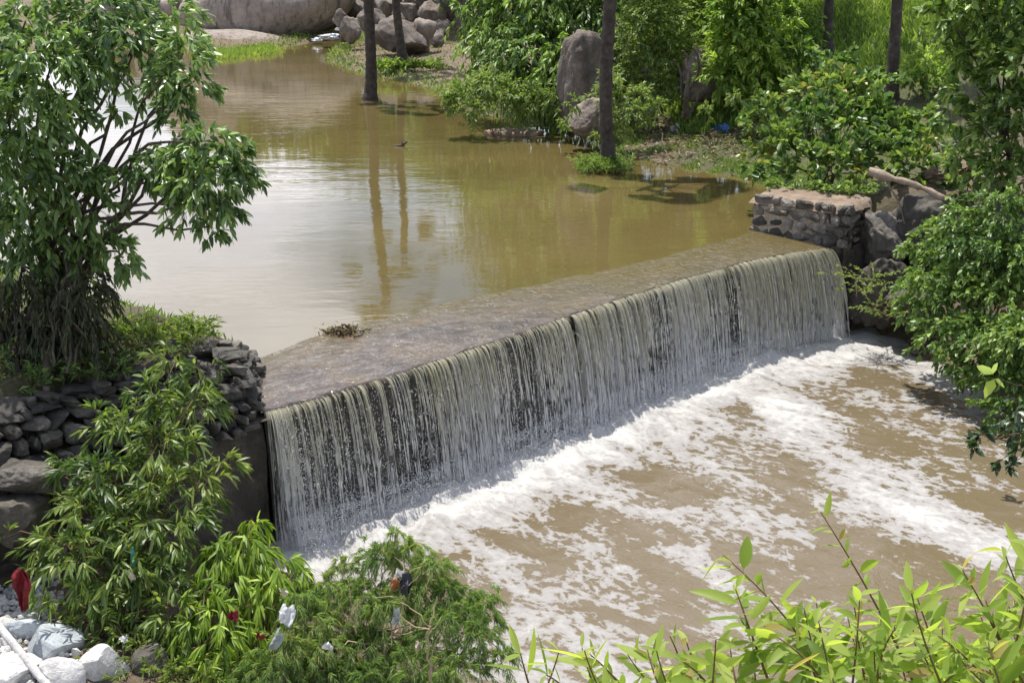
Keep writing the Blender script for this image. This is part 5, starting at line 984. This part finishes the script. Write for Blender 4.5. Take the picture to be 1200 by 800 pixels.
# green bottle
mb = MB(); c = ony(155, 652, 14.3); zs = [0, 0.005, 0.02, 0.17, 0.20, 0.225, 0.26, 0.27]; rs = [0.0, 0.028, 0.032, 0.032, 0.026, 0.012, 0.012, 0.0]; tube(mb, np.array([c + np.array([0.02 * z / .27, 0, z - 0.13]) for z in zs]), rs, 14, 0.5, cap=False)
tag(mb.build('bottle', BT, origin=c), 'green bottle stuck upright inside the willowy shrub', 'bottle')
# leaf litter, dead stalks and scraps strewn over the right bank
def bank_litter():
    r2 = np.random.default_rng(31); mb = MB(); P = []
    while len(P) < 1500:
        x, y = r2.normal(805, 48), r2.normal(160, 20)
        if 726 < x < 905 and 112 < y < 206: P.append(ong(x, y, 30, 60))
    P = np.array(P) + np.stack([r2.normal(0, .1, 1500), r2.normal(0, .1, 1500), r2.uniform(0.01, 0.12, 1500)], 1); D = nrm(np.stack([r2.normal(0, 1, 1500), r2.normal(0, 1, 1500), r2.normal(0.15, .3, 1500)], 1))
    V, F, k = leaf_geo(P, D, r2.uniform(.08, .32, 1500), r2.uniform(.02, .09, 1500), r2, 1.2, .3, simple=True); mb.add(V, F, np.repeat(np.clip(r2.normal(.45, .3, 1500), 0, 1), k))
    tag(mb.build('leaf_litter', leaf_mat('leaf_litter', [(0.05, 0.035, 0.02), (0.16, 0.12, 0.07), (0.34, 0.29, 0.2)], 0.1, 0.7)), 'dead leaves and stalks strewn over the right bank', 'litter', kind='stuff')
bank_litter()
# drift on the crest and in the pool
def drift():
    c = onz(402, 391, 0.06); root = empty('drift_clump', c); tag(root, 'small clump of dark drift and weed stranded on the weir crest', 'debris'); mb = MB(); r2 = np.random.default_rng(3)
    for i in range(46):
        a = c + np.array([r2.normal(0, .16), r2.normal(0, .08), r2.uniform(0, .07)]); d = nrm(r2.normal(size=3) * np.array([1, 1, .5])); tube(mb, curve_pts(a - d * .1, a + d * .12, 5, jit=.03), r2.uniform(.006, .02), 4)
    mb.build('drift_sticks', plain_mat('drift_wood', (0.07, 0.045, 0.025), 0.8), root)
    P = c + r2.normal(0, 1, (160, 3)) * np.array([.24, .12, .03]) + np.array([.0, 0.1, .04]); D = nrm(r2.normal(size=(160, 3)) + [0, 0, .8]); V, F, k = leaf_geo(P, D, r2.uniform(.05, .14, 160), .02, r2, simple=True); mb = MB(); mb.add(V, F, np.repeat(r2.random(160), k)); mb.build('foliage', L_DRYGRASS, root)
drift()
mb = MB(); c = onz(470, 171, 0.06); tube(mb, np.array([c - [.25, 0, .02], c, c + [.22, .05, .14]]), [.05, .07, .03], 6); tube(mb, np.array([c, c + [.05, 0, .2]]), [.03, .015], 5); tag(mb.build('floating_stick', M_BARK, origin=c), 'dark forked stick floating in the far pool', 'stick')
mb = MB()
for (x, y, w, sd_) in ((385, 43, 22, 1), (398, 34, 12, 2), (412, 26, 10, 3), (372, 47, 12, 4)):
    c = ony(x, y, 88 + sd_); s = pxm(88); V, F = stone_verts(c, (w * s, w * s * .8, 5 * s), sd_, 4, 2.2, .9, 0, fine=.5); mb.add(V, F, .5)
tag(mb.build('cascade_water', plain_mat('white_water', (0.72, 0.74, 0.78), 0.5, 0.3, 2.5)), kind='structure')
